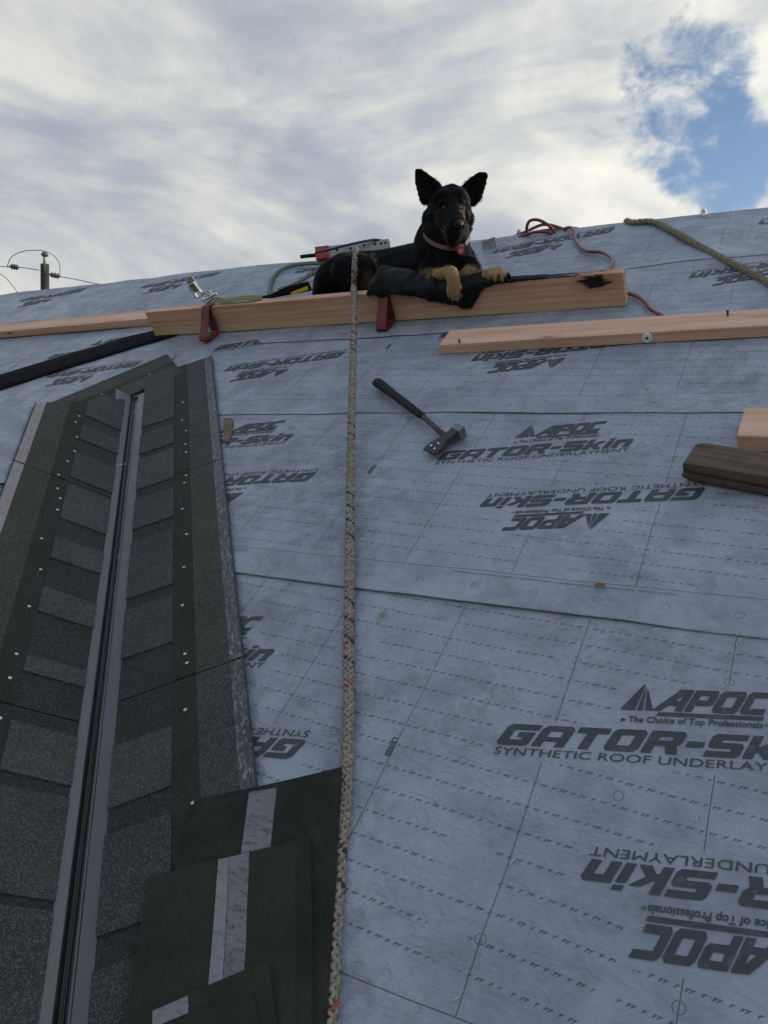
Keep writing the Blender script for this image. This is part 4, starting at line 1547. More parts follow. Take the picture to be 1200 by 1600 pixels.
# perforated steel channel with a red end behind the dog
P0, P1 = dep(508, 397, 4.02), dep(609, 385, 3.98)
ax = (P1 - P0).normalized()
upv = ROOF.to_3x3().inverted() @ Vector((0, 0, 1))
upv = (upv - ax * upv.dot(ax)).normalized()
fr = ROOF @ frame_of((P0 + P1) / 2, ax, upv.cross(ax).normalized(), upv)
L = (P1 - P0).length
root = empty('ridge_hook', fr, 'grey perforated steel channel with a red clamp end lying behind the dog', 'roof hook')
mb = MB()
hh, ww, th = 0.060, 0.055, 0.004
xs = [-L / 2, L / 2]
mb.box((-L / 2, -ww / 2, -hh / 2), (L / 2, -ww / 2 + th, hh / 2))
mb.box((-L / 2, -ww / 2 + th, hh / 2 - th), (L / 2, ww / 2 - th, hh / 2))
mb.box((-L / 2, ww / 2 - th, -hh / 2), (L / 2, ww / 2, hh / 2))
mb.build('channel', M['galv'], root, frame=fr)
for k_ in (-0.10, -0.03, 0.04, 0.095, 0.125, 0.148):
    mb = MB()
    zz_ = 0.006 if k_ < 0 else 0.012
    mb.tube([(k_, -ww / 2 - 0.0008, zz_), (k_, -ww / 2 + 0.001, zz_)], 0.0065, 10, smooth=False)
    mb.build('hole_shade_disc', M['rubber'], root, frame=fr)  # black disc on the face, painting the shade inside an uncut hole
mb = MB()
mb.box((-L / 2 - 0.045, -ww / 2 - 0.004, -0.03), (-L / 2 + 0.028, ww / 2 + 0.004, hh / 2 + 0.004))
mb.build('clamp_sleeve', M['red_plastic'], root, frame=fr, bevel=0.003)
mb = MB()
mb.prism([(-L / 2 - 0.03, -0.034), (-L / 2 + 0.03, -0.034), (-L / 2 + 0.024, -0.075), (-L / 2 + 0.005, -0.092), (-L / 2 - 0.012, -0.07)],
         -0.012, 0.012, M=Matrix(((1, 0, 0, 0), (0, 0, -1, 0), (0, 1, 0, 0), (0, 0, 0, 1))))
mb.build('clamp_jaw', M['red_plastic'], root, frame=fr, bevel=0.002)
mb = MB()
mb.tube([(-L / 2 - 0.045, 0, 0.0), (-L / 2 - 0.085, 0, 0.001), (-L / 2 - 0.128, 0, 0.001)], [0.010, 0.010, 0.0095], 10)
mb.build('handle', M['rubber'], root, frame=fr)
cb_ = [dep(493, 395, 3.95), dep(512, 391, 3.92), dep(535, 385, 3.92), dep(555, 380, 3.92), dep(572, 376.5, 3.93), dep(585, 374.5, 3.95), dep(597, 376, 3.97), dep(605, 381, 3.99)]
mb = MB()
mb.tube(smooth_path(cb_, 10), 0.006, 8)
tag(mb.build('cable', M['cable']), 'black cable arching over the grey steel channel', 'cable')

# small pale cap on the ridge far right
fr = on_ridge(1100, 335, 3.60)
mb = MB()
mb.tube([(0.0, 0.0, -0.012), (0.0, 0.0, 0.006), (0.003, 0, 0.010)], [0.018, 0.016, 0.011], 12)
mb.tube([(0.003, 0, 0.010), (-0.004, 0, 0.020), (-0.008, 0, 0.023)], [0.010, 0.009, 0.006], 10)
tag(mb.build('ridge_fitting', M['white_plastic'], world=fr, frame=fr), 'tiny whitish fitting perched on the far right of the ridge', 'fitting')

# ------------------------------------------------------------------ lanyard with buckle and label, lying along the top of the plank
fr = ROOF @ Matrix.Translation(onb(332, 470, BF + 0.02))
root = empty('safety_lanyard', fr, 'safety lanyard with steel buckle and yellow-labelled black pack on the plank top', 'lanyard')


def ribbon(pts, wvec, th, mat, nm, up=(0, 0, 1)):
    mb = MB()
    P = smooth_path(pts, 8)
    Wv = Vector(wvec)
    vs = []
    for i, p_ in enumerate(P):
        T = (P[min(len(P) - 1, i + 1)] - P[max(0, i - 1)]).normalized()
        w1 = (Wv - T * Wv.dot(T)).normalized() * Wv.length
        nn = T.cross(w1).normalized() * th / 2
        vs += [p_ - w1 / 2 - nn, p_ + w1 / 2 - nn, p_ + w1 / 2 + nn, p_ - w1 / 2 + nn]
    n = len(P)
    fs = [(i * 4 + j, i * 4 + (j + 1) % 4, i * 4 + 4 + (j + 1) % 4, i * 4 + 4 + j) for i in range(n - 1) for j in range(4)]
    fs += [(3, 2, 1, 0), tuple((n - 1) * 4 + j for j in range(4))]
    mb.add(vs, fs, 0, False)
    return mb.build(nm, mat, root)


b_ = BF + 0.03
ribbon([onb(334, 467, b_), onb(350, 470, b_), onb(375, 466, b_), onb(392, 465, b_), onb(410, 465, b_ + .02)], (0.0, 0.034, 0.004), 0.003, M['olive_web'], 'webbing_strap')
mb = MB()
pk_ = [onb(388, 467.5, b_ + .035), onb(425, 466, b_ + .035), onb(484, 455, b_ + .055), onb(478, 441, b_ + .055), onb(450, 447, b_ + .05), onb(420, 461, b_ + .04)]
cen = [p_ + Vector((0, 0.022, -0.004)) for p_ in pk_]
mb.add(pk_ + cen, [tuple(range(6)), tuple(range(11, 5, -1))] + [(i, 6 + i, 6 + (i + 1) % 6, (i + 1) % 6) for i in range(6)])
mb.build('shock_pack', M['black_web'], root, bevel=0.002)
mb = MB()
lb = [onb(455.5, 461, b_ + .044), onb(481, 453, b_ + .050), onb(480, 447.5, b_ + .050), onb(454.5, 456.5, b_ + .044)]
cen = [p_ + Vector((0, 0.006, 0)) for p_ in lb]
mb.add(lb + cen, [(0, 1, 2, 3), (7, 6, 5, 4), (0, 4, 5, 1), (1, 5, 6, 2), (2, 6, 7, 3), (3, 7, 4, 0)])
mb.build('warning_label', M['yellow'], root)
# snap hook and buckle
bx = [onb(296, 436, b_ + .02), onb(302, 444, b_ + .02), onb(309, 455, b_ + .02), onb(317, 465, b_ + .015)]
ribbon(bx[:3], (0.026, 0.016, 0.018), 0.014, M['tan_web'], 'folded_webbing')
mb = MB()
fr2 = ROOF @ Matrix.Translation(onb(307, 449, b_))
A_, B_ = onb(299, 443, b_ + .006), onb(314, 463, b_ + .006)
axv = (B_ - A_).normalized()
sdv = Vector((1, 0, 0)) - axv * axv.x
sdv.normalize()
FRB = frame_of((A_ + B_) / 2, axv, sdv, axv.cross(sdv))
Lb = (B_ - A_).length
for s_ in (-1, 1):
    mb.box((-Lb / 2, s_ * 0.020 - 0.003, -0.006), (Lb / 2, s_ * 0.020 + 0.003, 0.010), M=FRB)
for x_ in (-Lb / 2, Lb / 2 - 0.004):
    mb.box((x_, -0.017, -0.004), (x_ + 0.005, 0.017, 0.006), M=FRB)
mb.build('buckle_frame', M['chrome'], root, bevel=0.001, seg=1)
mb = MB()
ctr = onb(324, 463, b_)
ring = []
for k_ in range(17):
    an = 2 * math.pi * k_ / 16
    ring.append(ctr + Vector((math.cos(an) * 0.030, math.sin(an) * 0.012, math.sin(an) * 0.022)))
mb.tube(ring, 0.006, 8, cap=False)
g0, g1 = onb(318, 455, b_), onb(334, 470, b_)
mb.tube([g0, g0.lerp(g1, .5) + Vector((0, 0, .01)), g1], 0.005, 8)
g0, g1 = onb(318, 471, b_ - .01), onb(338, 458, b_)
mb.tube([g0, g0.lerp(g1, .5), g1], 0.006, 8)
mb.build('snap_hook', M['chrome'], root)

# ------------------------------------------------------------------ hammer
ha = dep(589, 597, 2.73)
hh0, hh1 = at(589, 597, .040), at(661, 651, .036)
hn = at(697, 683, .034)
hd0, hd1 = at(668, 706, .030), at(722, 671, .036)
root = empty('hammer', ROOF @ Matrix.Translation((hn.x, hn.y, SH)), 'shingling hammer with black rubber grip lying on the underlayment', 'hammer')
mb = MB()
gp_ = [hh0, hh0.lerp(hh1, .04), hh0.lerp(hh1, .3), hh0.lerp(hh1, .7), hh0.lerp(hh1, .92), hh1]
mb.tube(gp_, [0.0185, 0.0200, 0.0158, 0.0150, 0.0130, 0.0105], 14, flat=(0.75, 1.0))
mb.build('grip', M['rubber'], root)
mb = MB()
mb.tube([hh0 + (hh0 - hh1).normalized() * 0.003, hh0 + (hh1 - hh0).normalized() * 0.001], [0.0168, 0.0178], 14, flat=(0.75, 1.0))
mb.build('butt_cap', M['dull_steel'], root)
mb = MB()
nk = [hh1 - (hh1 - hh0).normalized() * 0.02, hh1, hh1.lerp(hn, .5), hn]
mb.tube(nk, [0.0095, 0.0095, 0.0085, 0.011], 12, flat=(0.7, 1))
mb.build('neck', M['dull_steel'], root)
ax = (hd1 - hd0).normalized()
nrm = Vector((0, 0, 1))
nrm = (nrm - ax * nrm.dot(ax)).normalized()
sd2 = nrm.cross(ax)
hc = hd0.lerp(hd1, 0.55)
FH = frame_of(hc, ax, sd2, nrm)
Lh = (hd1 - hd0).length
mb = MB()
# blade side flares, poll side is a square block
hw, ht = 0.016, 0.014
secs = [(-Lh * 0.55, 0.027, 0.0035), (-Lh * 0.46, 0.030, 0.005), (-Lh * 0.28, 0.026, 0.009), (-Lh * 0.08, 0.018, 0.012), (Lh * 0.14, 0.016, 0.013), (Lh * 0.26, 0.018, 0.015)]
vs = []
for (x_, a_, c_) in secs:
    for sy, sz in ((-1, -1), (1, -1), (1, 1), (-1, 1)):
        vs.append(FH @ Vector((x_, sy * a_ + (-0.004 if x_ < -0.02 else 0), sz * c_)))
fs = [(i * 4 + j, i * 4 + (j + 1) % 4, i * 4 + 4 + (j + 1) % 4, i * 4 + 4 + j) for i in range(len(secs) - 1) for j in range(4)]
fs += [(3, 2, 1, 0), tuple((len(secs) - 1) * 4 + j for j in range(4))]
mb.add(vs, fs)
mb.build('head', M['dull_steel'], root, bevel=0.003)
mb = MB()
vs = []
for (x_, a_, c_) in ((Lh * 0.255, 0.0195, 0.0165), (Lh * 0.43, 0.021, 0.018), (Lh * 0.45, 0.019, 0.016)):
    for sy, sz in ((-1, -1), (1, -1), (1, 1), (-1, 1)):
        vs.append(FH @ Vector((x_, sy * a_, sz * c_)))
mb.add(vs, [(i * 4 + j, i * 4 + (j + 1) % 4, i * 4 + 4 + (j + 1) % 4, i * 4 + 4 + j) for i in range(2) for j in range(4)] + [(3, 2, 1, 0), (8, 9, 10, 11)])
mb.build('striking_face', M['bright_steel'], root, bevel=0.002)
for (x_, y_) in ((-0.40, 0.008), (-0.27, -0.006), (-0.43, -0.014)):
    mb = MB()
    c = FH @ Vector((x_ * Lh, y_ - 0.004, 0.0065 + 0.018 * (x_ + 0.43)))
    mb.tube([c, c + nrm * 0.0035], 0.0032, 10, smooth=False)
    mb.build('gauge_pin', M['white_plastic'], root)

# ------------------------------------------------------------------ debris


def bit(px_, py_, pts, mat, nm, label, cat, tilt=0.3, group=None, hgt=0.004):
    p_ = at(px_, py_, SH + hgt)
    fr = ROOF @ Matrix.Translation(p_) @ Matrix.Rotation(tilt, 4, 'X')
    mb = MB()
    mb.prism(pts, -0.001, 0.001)
    return tag(mb.build(nm, mat, world=fr, frame=fr), label, cat, group)


bit(938, 914, [(-.013, -.002), (-.005, -.006), (.004, -.003), (.012, -.006), (.010, .002), (.002, .004), (-.006, .006)], M['leaf'], 'dry_leaf',
    'small dry brown leaf lying on the underlayment above the long seam', 'leaf')
bit(597, 957, [(-.010, -.005), (-.004, -.007), (.010, .004), (.007, .008), (-.003, .002)], M['chip'], 'wood_chip',
    'pale wood chip just below the long seam beside the rope', 'wood chip')
bit(1010, 607, [(-.006, -.004), (.008, -.002), (.004, .006)], M['chip'], 'wood_chip', 'tiny tan chip below the flat board at the right', 'wood chip')


def staple(px_, py_, ang, lab):
    p_ = at(px_, py_, SH - 0.004)
    d = Vector((math.cos(ang), math.sin(ang), 0)) * 0.006
    mb = MB()
    mb.tube([p_ - d + Vector((0, 0, -.004)), p_ - d + Vector((0, 0, .0035)), p_ + d + Vector((0, 0, .0035)), p_ + d + Vector((0, 0, -.004))], 0.0007, 5)
    o = mb.build('staple', M['staple'])
    return tag(o, lab, 'staple', 'loose wire staples in the underlayment')


for (x, y, an, lab) in ((561, 1015, 0.9, 'thin wire staple right beside the rope below the long seam'), (1153, 990, 1.5, 'upper of two wire staples at the right end of the long seam'),
                        (1152, 1007, 1.4, 'lower of two wire staples at the right end of the long seam'), (840, 1250, 1.2, 'wire staple just right of a printed line below the nearest large lettering'),
                        (1089, 1279, 1.3, 'wire staple between the upright and the upside-down lettering at right'), (525, 1158, 1.1, 'wire staple left of the rope above the loose shingles'),
                        (712, 1563, 0.8, 'wire staple at the bottom edge near the end of a printed line'), (800, 1348, 1.0, 'wire staple on a printed line left of the upside-down lettering')):
    staple(x, y, an, lab)

# ------------------------------------------------------------------ utility pole far behind the ridge
PT = 30.0
top = ROOF @ dep(70, 413, PT)
base = Vector((top.x, top.y, GZ))
frp = Matrix.Translation(base)
root = empty('utility_pole', frp, 'dark wooden utility pole beyond the ridge at the left', 'utility pole')
PH = top.z - GZ
mb = MB()
mb.tube([base, base + Vector((0, 0, PH * 0.5)), base + Vector((0, 0, PH))], [0.19, 0.17, 0.155], 16)
mb.build('post', M['pole'], root, frame=W0)
rgt = (ROOF.to_3x3() @ m3 @ Vector((1, 0, 0)))
rgt.z = 0
rgt.normalize()
s_ = PT / FPX


def pp(dx, dy, fw=0.0):
    """metres from the pole top given in photo pixels"""
    return top + rgt * dx * s_ + Vector((0, 0, -dy * s_)) + Vector((-rgt.y, rgt.x, 0)) * fw


mb = MB()
mb.tube([pp(3, 16, -.2), pp(3, -8, -.2), pp(3.5, -14, -.2)], 0.05, 8)
mb.build('pin_bracket', M['galv'], root, frame=W0)


def insul(name, a, b):
    mb = MB()
    P = [a.lerp(b, k / 8) for k in range(9)]
    mb.tube(P, [0.03, 0.045, 0.11, 0.05, 0.115, 0.05, 0.11, 0.045, 0.03], 12)
    return mb.build(name, M['porcelain'], root, frame=W0)


mb = MB()
mb.tube([pp(3.5, -9, -.2), pp(3.5, -12, -.2), pp(3.5, -15, -.2), pp(3.5, -18, -.2)], [0.05, 0.14, 0.11, 0.04], 12)
mb.build('pin_insulator', M['porcelain'], root, frame=W0)
insul('strain_insulator', pp(-36, 8, -.2), pp(-51, 6, -.2))
insul('strain_insulator', pp(10, 17, -.2), pp(28, 20, -.2))


def wire(pts, label, r=0.014, n=10):
    mb = MB()
    mb.tube(smooth_path(pts, n), r, 6)
    return tag(mb.build('power_line', M['wire'], frame=W0), label, 'power line')


wire([pp(-5, 11, -.2), pp(-20, 9, -.2), pp(-51, 6, -.2), pp(-80, 5, -.2), pp(-400, -30, -.2)], 'power line leaving the utility pole to the left')
wire([pp(8, 17, -.2), pp(28, 20, -.2), pp(60, 25, -.2), pp(115, 34, -.2), pp(500, 90, -.2)], 'power line leaving the utility pole to the right toward the ridge')
wire([pp(-55, 7, -.2), pp(-48, -8, -.2), pp(-30, -17, -.2), pp(-10, -19, -.2), pp(3, -18, -.2), pp(17, -12, -.2), pp(26, 0, -.2), pp(27, 19, -.2)],
     'looping jumper wire over the top of the utility pole')
wire([pp(-72, 14, -.2), pp(-60, 22, -.2), pp(-45, 38, -.2), pp(-20, 75, -.2)], 'thin wire slanting down left of the utility pole', 0.012)

# ------------------------------------------------------------------ the dog
from mathutils.bvhtree import BVHTree


def depth_of(p_):
    return float(MC[0, 2] * p_.x + MC[1, 2] * p_.y + MC[2, 2] * (p_.z - EYE))


ICO = bmesh.new()
bmesh.ops.create_icosphere(ICO, subdivisions=2, radius=1.0)
ICO_V = [v.co.copy() for v in ICO.verts]
ICO_F = [tuple(v.index for v in f.verts) for f in ICO.faces]
ICO.free()
dg_ = MB()


def S(p_, r, sc=(1, 1, 1)):
    dg_.add([p_ + Vector((v.x * sc[0], v.y * sc[1], v.z * sc[2])) * r for v in ICO_V], ICO_F)


def chain(pts, n=8):
    """tapered limb: list of (point, radius in photo pixels)"""
    L = len(pts)
    P = smooth_path([p_ for p_, _ in pts], n)
    for i, p_ in enumerate(P):
        s = i / n
        k = min(int(s), L - 2)
        r = pts[k][1] + (pts[k + 1][1] - pts[k][1]) * (s - k)
        S(p_, r * depth_of(p_) / FPX)


# trunk
chain([(onb(497, 462, 3.02), 8), (onb(506, 449, 3.02), 17), (onb(520, 434, 3.02), 27), (onb(540, 425, 3.02), 30), (onb(566, 421, 3.02), 28), (onb(592, 424, 3.02), 33),
       (onb(622, 421, 3.01), 35), (onb(650, 418, 2.99), 38), (onb(676, 416, 2.96), 40), (onb(700, 418, 2.93), 36)])
chain([(onb(530, 448, 3.05), 34), (onb(580, 446, 3.06), 36), (onb(640, 442, 3.05), 38), (onb(690, 440, 3.0), 36)], 5)
# thigh and hind leg folded beside the belly
chain([(onb(543, 424, 2.93), 26), (onb(560, 436, 2.91), 27), (onb(566, 452, 2.90), 21), (onb(560, 466, 2.88), 14)])
chain([(onb(566, 412, 2.95), 16), (onb(578, 424, 2.91), 10), (onb(577, 446, 2.89), 9)])
# tail curled along the plank
chain([(onb(503, 458, 3.0), 9), (onb(494, 466, 2.95), 7), (onb(488, 474, 2.87), 5)])
# chest and throat
chain([(dep(700, 425, 3.22), 34), (dep(708, 405, 3.20), 31), (dep(699, 385, 3.20), 35), (dep(696, 366, 3.20), 36), (dep(698, 350, 3.21), 34)])
chain([(dep(683, 394, 3.27), 38), (dep(678, 377, 3.27), 31), (dep(686, 355, 3.26), 26)])
S(dep(722, 398, 3.20), 19 * 3.2 / FPX)
S(dep(720, 420, 3.20), 20 * 3.2 / FPX)
# skull, cheeks, muzzle
S(dep(704, 318, 3.21), 31 * 3.2 / FPX, (1.05, 1, 0.92))
S(dep(692, 312, 3.155), 17 * 3.2 / FPX)
S(dep(714, 312, 3.155), 17 * 3.2 / FPX)
S(dep(703, 306, 3.17), 15 * 3.2 / FPX)
S(dep(685, 338, 3.155), 17 * 3.2 / FPX)
S(dep(720, 337, 3.165), 14 * 3.2 / FPX)
S(dep(690, 330, 3.19), 24 * 3.2 / FPX)
S(dep(716, 330, 3.19), 21 * 3.2 / FPX)
S(dep(697, 348, 3.17), 24 * 3.2 / FPX)
S(dep(700, 322, 3.22), 31 * 3.2 / FPX)
S(dep(706, 308, 3.19), 20 * 3.2 / FPX)
S(dep(680, 341, 3.20), 20.5 * 3.2 / FPX)
S(dep(724, 341, 3.21), 17 * 3.2 / FPX)
S(dep(676, 352, 3.22), 17 * 3.2 / FPX)
S(dep(724, 354, 3.22), 14 * 3.2 / FPX)
chain([(dep(705, 326, 3.15), 21), (dep(708, 337, 3.115), 18.5), (dep(711, 345, 3.07), 17), (dep(713, 351, 3.035), 13.5)], 6)
chain([(dep(704, 342, 3.14), 20), (dep(706, 353, 3.09), 18), (dep(709, 358, 3.055), 15)], 6)      # upper lips
chain([(dep(703, 362, 3.16), 20), (dep(706, 369, 3.11), 14), (dep(709, 370, 3.065), 10.5)], 6)      # lower jaw
for bx_ in ((692, 319), (719, 318)):
    S(dep(bx_[0], bx_[1], 3.12), 7.5 * 3.1 / FPX)                                                  # brows


def ear(poly, t0, ctr):
    def inside_(x, y):
        k = False
        n = len(poly)
        for i in range(n):
            (x1, y1), (x2, y2) = poly[i], poly[(i + 1) % n]
            if (y1 > y) != (y2 > y) and x < (x2 - x1) * (y - y1) / (y2 - y1) + x1:
                k = not k
        return k
    xs, ys = [q[0] for q in poly], [q[1] for q in poly]
    y = min(ys)
    while y < max(ys):
        x = min(xs)
        while x < max(xs):
            if inside_(x, y):
                d = abs(x - (ctr[0] + (y - ctr[1]) * ctr[2])) / 16
                S(dep(x, y, t0 + 0.022 * (1 - min(1, d) ** 2) * min(1, (y - min(ys)) / 25)), 3.3 * 3.2 / FPX)
            x += 2.2
        y += 2.2


ear([(649, 268), (653, 264.5), (661, 268), (671, 275.5), (684, 286), (693, 296), (689, 309), (676, 318), (661, 319), (656.5, 308), (651, 287)], 3.215, (670, 300, 0.45))
ear([(758, 269.5), (760.5, 273), (759, 283), (755, 297), (749, 312), (739, 322), (725, 316), (718, 296), (732, 282), (749, 270.5)], 3.225, (738, 300, -0.45))
# left foreleg: elbow behind the plank, forearm over the top, paw hanging down its face
chain([(onb(676, 428, BF + .14), 24), (onb(670, 434, BF + .09), 17), (onb(684, 431, BF + .055), 12), (onb(697, 427, BF + .03), 11), (onb(705, 427, BF - .004), 11.5),
       (onb(708, 438, BF - .022), 11), (onb(710, 449, BF - .026), 11.5)])
LT = [((700.5, 456), (701.5, 463)), ((706.8, 459), (707.5, 468)), ((713.8, 459), (715, 469)), ((719.5, 455), (720.5, 463))]
for a_, b_ in LT:
    chain([(onb(a_[0], a_[1] - 7, BF - .028), 3.4), (onb(a_[0], a_[1], BF - .044), 3.5), (onb(b_[0], b_[1], BF - .038), 3.1)], 4)
# right foreleg: stretched along, paw on top of the plank
chain([(onb(730, 420, BF + .15), 20), (onb(734, 432, BF + .10), 15), (onb(752, 434, BF + .065), 11), (onb(768, 429, BF + .035), 11), (onb(779, 428, BF + .015), 12)])
RT = [((767, 425), (763, 434)), ((775, 423.5), (773.5, 437)), ((784, 424), (785, 437.5)), ((792, 427), (795.5, 434))]
for a_, b_ in RT:
    chain([(onb(a_[0], a_[1], BF + .002), 3.9), (onb((a_[0] + b_[0]) / 2, (a_[1] + b_[1]) / 2 - 1, BF - .022), 4.0), (onb(b_[0], b_[1], BF - .028), 3.5)], 4)

me = dg_.mesh('dog_body', [])
tmp = bpy.data.objects.new('dog_body', me)
col.objects.link(tmp)
md = tmp.modifiers.new('join', 'REMESH')
md.mode = 'VOXEL'
md.voxel_size = 0.0045
md = tmp.modifiers.new('soft', 'SMOOTH')
md.factor = 0.5
md.iterations = 2
me2 = bpy.data.meshes.new_from_object(tmp.evaluated_get(bpy.context.evaluated_depsgraph_get()))
bpy.data.objects.remove(tmp)
nv = len(me2.vertices)
co = np.empty(nv * 3)
me2.vertices.foreach_get('co', co)
co = co.reshape(-1, 3)

bvh0 = BVHTree.FromPolygons([Vector(q) for q in co], [tuple(p.vertices) for p in me2.polygons])


def skin_at(px_, py_):
    d_ = Vector(MC @ np.array([(px_ - 600) / FPX, (py_ - 800) / FPX, 1.0])).normalized()
    h_ = bvh0.ray_cast(Vector((0, 0, EYE)), d_, 10)[0]
    return h_ if h_ is not None else dep(px_, py_, 3.3)


BLACK = np.array([0.0032, 0.0031, 0.0034])
TAN = np.array([0.29, 0.195, 0.108])
PALE = np.array([0.30, 0.215, 0.135])
RUST = np.array([0.07, 0.045, 0.03])
spots = []


def spot(p_, rpx, soft, colr, amt=1.0):
    spots.append((np.array(p_), rpx * depth_of(p_) / FPX, soft, np.array(colr), amt))


for (x, y) in ((668, 426), (676, 436), (664, 437)):
    spot(onb(x, y, BF + .06), 15, 0.5, TAN, 0.8)
for p_, r in ((onb(685, 431, BF + .05), 17), (onb(697, 427, BF + .02), 18), (onb(706, 432, BF - .01), 19), (onb(709, 448, BF - .025), 19), (onb(711, 460, BF - .03), 18)):
    spot(p_, r, 0.25, TAN)
for p_, r in ((onb(735, 428, BF + .09), 19), (onb(752, 434, BF + .06), 18), (onb(768, 429, BF + .03), 19), (onb(780, 430, BF), 24)):
    spot(p_, r, 0.25, TAN)
for (x, y, r, a_) in ((683, 333, 5, .55), (682, 342, 5.5, .6), (685, 350, 5, .5), (687, 326, 3, .3)):
    spot(skin_at(x, y), r * 1.5, 0.9, RUST, a_)
for (x, y, r, a_) in ((724, 332, 4, .9), (725.5, 338, 4.5, .9), (726, 346, 4, .8), (720, 330, 3, .7)):  # tan muzzle stripe, enlarged so its colour also carries the sunlit strip
    spot(skin_at(x, y), r * 1.3, 0.9, TAN, a_)
for (x, y, r, a_) in ((692, 371, 9, .35), (702, 377, 9, .4), (716, 372, 8, .35)):
    spot(dep(x, y, 3.08), r * 1.8, 0.9, (0.085, 0.062, 0.045), a_)
for (x, y, r, a_) in ((584, 398, 6, .8), (588, 406, 6, 1), (590, 415, 6, 1), (589, 425, 6, .9), (585, 434, 6, .8), (581, 442, 5, .6)):
    spot(skin_at(x, y), r * 1.5, 0.9, PALE, a_ * 0.75)
for (x, y, r, a_) in ((577, 428, 9, .7), (574, 440, 8, .6), (568, 446, 9, .4)):
    spot(skin_at(x, y), r * 1.5, 0.9, (0.10, 0.065, 0.04), a_)
for (x, y) in ((545, 393), (552, 391), (560, 391), (570, 394)):
    spot(skin_at(x, y + 3), 9, 0.9, (0.16, 0.14, 0.115), 0.6)


def fur_colour(P):
    c = np.repeat(BLACK[None], len(P), 0)
    for (q, r, s, k, a) in spots:
        d = np.linalg.norm(P - q, axis=1)
        f = np.clip((r - d) / (r * s + 1e-9), 0, 1)
        f = f * f * (3 - 2 * f) * a
        c = c * (1 - f[:, None]) + k[None] * f[:, None]
    return c


colr = fur_colour(co)
# claws' dark pads and nose are separate pieces; the coat itself is one skin
at_ = me2.color_attributes.new('coat', 'FLOAT_COLOR', 'POINT')
at_.data.foreach_set('color', np.concatenate([colr, np.ones((nv, 1))], 1).ravel())
me2.polygons.foreach_set('use_smooth', [True] * len(me2.polygons))
m, t = material('dog_coat')
at_n = t.n.new('ShaderNodeVertexColor')
at_n.layer_name = 'coat'
nz = t.noise(t.co, 120, 4, 0.7)
t.put(t.bsdf.inputs['Base Color'], t.mix(t.ramp(nz, 0.3, 0.75, 0, 0.45), at_n.outputs[0], t.mix(1.0, at_n.outputs[0], (0.5, 0.48, 0.45), 'MULTIPLY')))
t.bsdf.inputs['Roughness'].default_value = 0.8
t.bsdf.inputs['Specular IOR Level'].default_value = 0.08
t.put(t.bsdf.inputs['Normal'], t.bump(nz, 0.3, 0.004))
M['coat'] = m
me2.materials.clear()
me2.materials.append(m)

dog_base = onb(610, 450, 2.98)
dog_base.z = 0.02
FD = ROOF @ Matrix.Translation(dog_base)
dog = empty('dog', FD, 'black and tan shepherd dog lying behind the plank with its paws over the top', 'dog')
me2.transform(Matrix.Translation(-dog_base))
body = bpy.data.objects.new('body', me2)
place(body, dog, FD)

# fur: fine tapering blades rooted in the skin
me2.calc_loop_triangles()
tri = np.empty(len(me2.loop_triangles) * 3, dtype=np.int64)
me2.loop_triangles.foreach_get('vertices', tri)
tri = tri.reshape(-1, 3)
nrm_ = np.empty(nv * 3)
me2.vertices.foreach_get('normal', nrm_)
nrm_ = nrm_.reshape(-1, 3)
rs = np.random.RandomState(5)
Pt = co[tri]
area = np.linalg.norm(np.cross(Pt[:, 1] - Pt[:, 0], Pt[:, 2] - Pt[:, 0]), axis=1) / 2
# only where it can be seen from the front half-space or from above
NHAIR = 90000
idx = rs.choice(len(tri), NHAIR, p=area / area.sum())
b1, b2_ = rs.rand(NHAIR), rs.rand(NHAIR)
fl = b1 + b2_ > 1
b1[fl], b2_[fl] = 1 - b1[fl], 1 - b2_[fl]
root_p = Pt[idx, 0] * (1 - b1 - b2_)[:, None] + Pt[idx, 1] * b1[:, None] + Pt[idx, 2] * b2_[:, None]
rn = nrm_[tri[idx]].mean(1)
rn /= np.linalg.norm(rn, axis=1)[:, None] + 1e-9
gdown = np.array(ROOF.to_3x3().inverted() @ Vector((0, 0, -1)))
noseP = np.array(dep(714, 350, 3.02))
headC = np.array(dep(702, 335, 3.18))
dH = np.linalg.norm(root_p - headC, axis=1)
comb_ = np.repeat((np.array([-1.0, 0, 0]) + gdown * 0.8)[None], NHAIR, 0)
hm = dH < 0.17
v = root_p - noseP
v /= np.linalg.norm(v, axis=1)[:, None]
comb_[hm] = v[hm] + gdown * 0.15
neckm = (~hm) & (root_p[:, 0] > dep(665, 400, 3.2).x)
comb_[neckm] = gdown * 1.0 + np.array([0.15, 0, 0])
length = np.full(NHAIR, 0.017)
length[hm] = 0.010
length[hm & (np.linalg.norm(root_p - noseP, axis=1) < 0.10)] = 0.0022
cheek = np.minimum(np.linalg.norm(root_p - np.array(dep(670, 350, 3.2)), axis=1), np.linalg.norm(root_p - np.array(dep(730, 352, 3.2)), axis=1))
length[cheek < 0.05] = 0.015
length[neckm] = 0.030
pix_up = root_p @ (-MC[:, 1])
earm = np.zeros(NHAIR, bool)
for ec in (dep(660, 284, 3.2), dep(750, 284, 3.2), dep(671, 298, 3.2), dep(740, 298, 3.2), dep(653, 270, 3.22), dep(756, 274, 3.22)):
    earm |= np.linalg.norm(root_p - np.array(ec), axis=1) < 0.05
length[earm] = 0.004
legm = np.zeros(NHAIR, bool)
for lc, r in ((onb(706, 432, BF), .055), (onb(709, 452, BF - .02), .075), (onb(690, 430, BF + .04), .04), (onb(780, 430, BF), .08), (onb(757, 433, BF + .05), .045)):
    legm |= np.linalg.norm(root_p - np.array(lc), axis=1) < r
length[legm] = 0.0032
comb_[legm] = gdown * 0.7 + np.array([0.5, -0.6, 0])
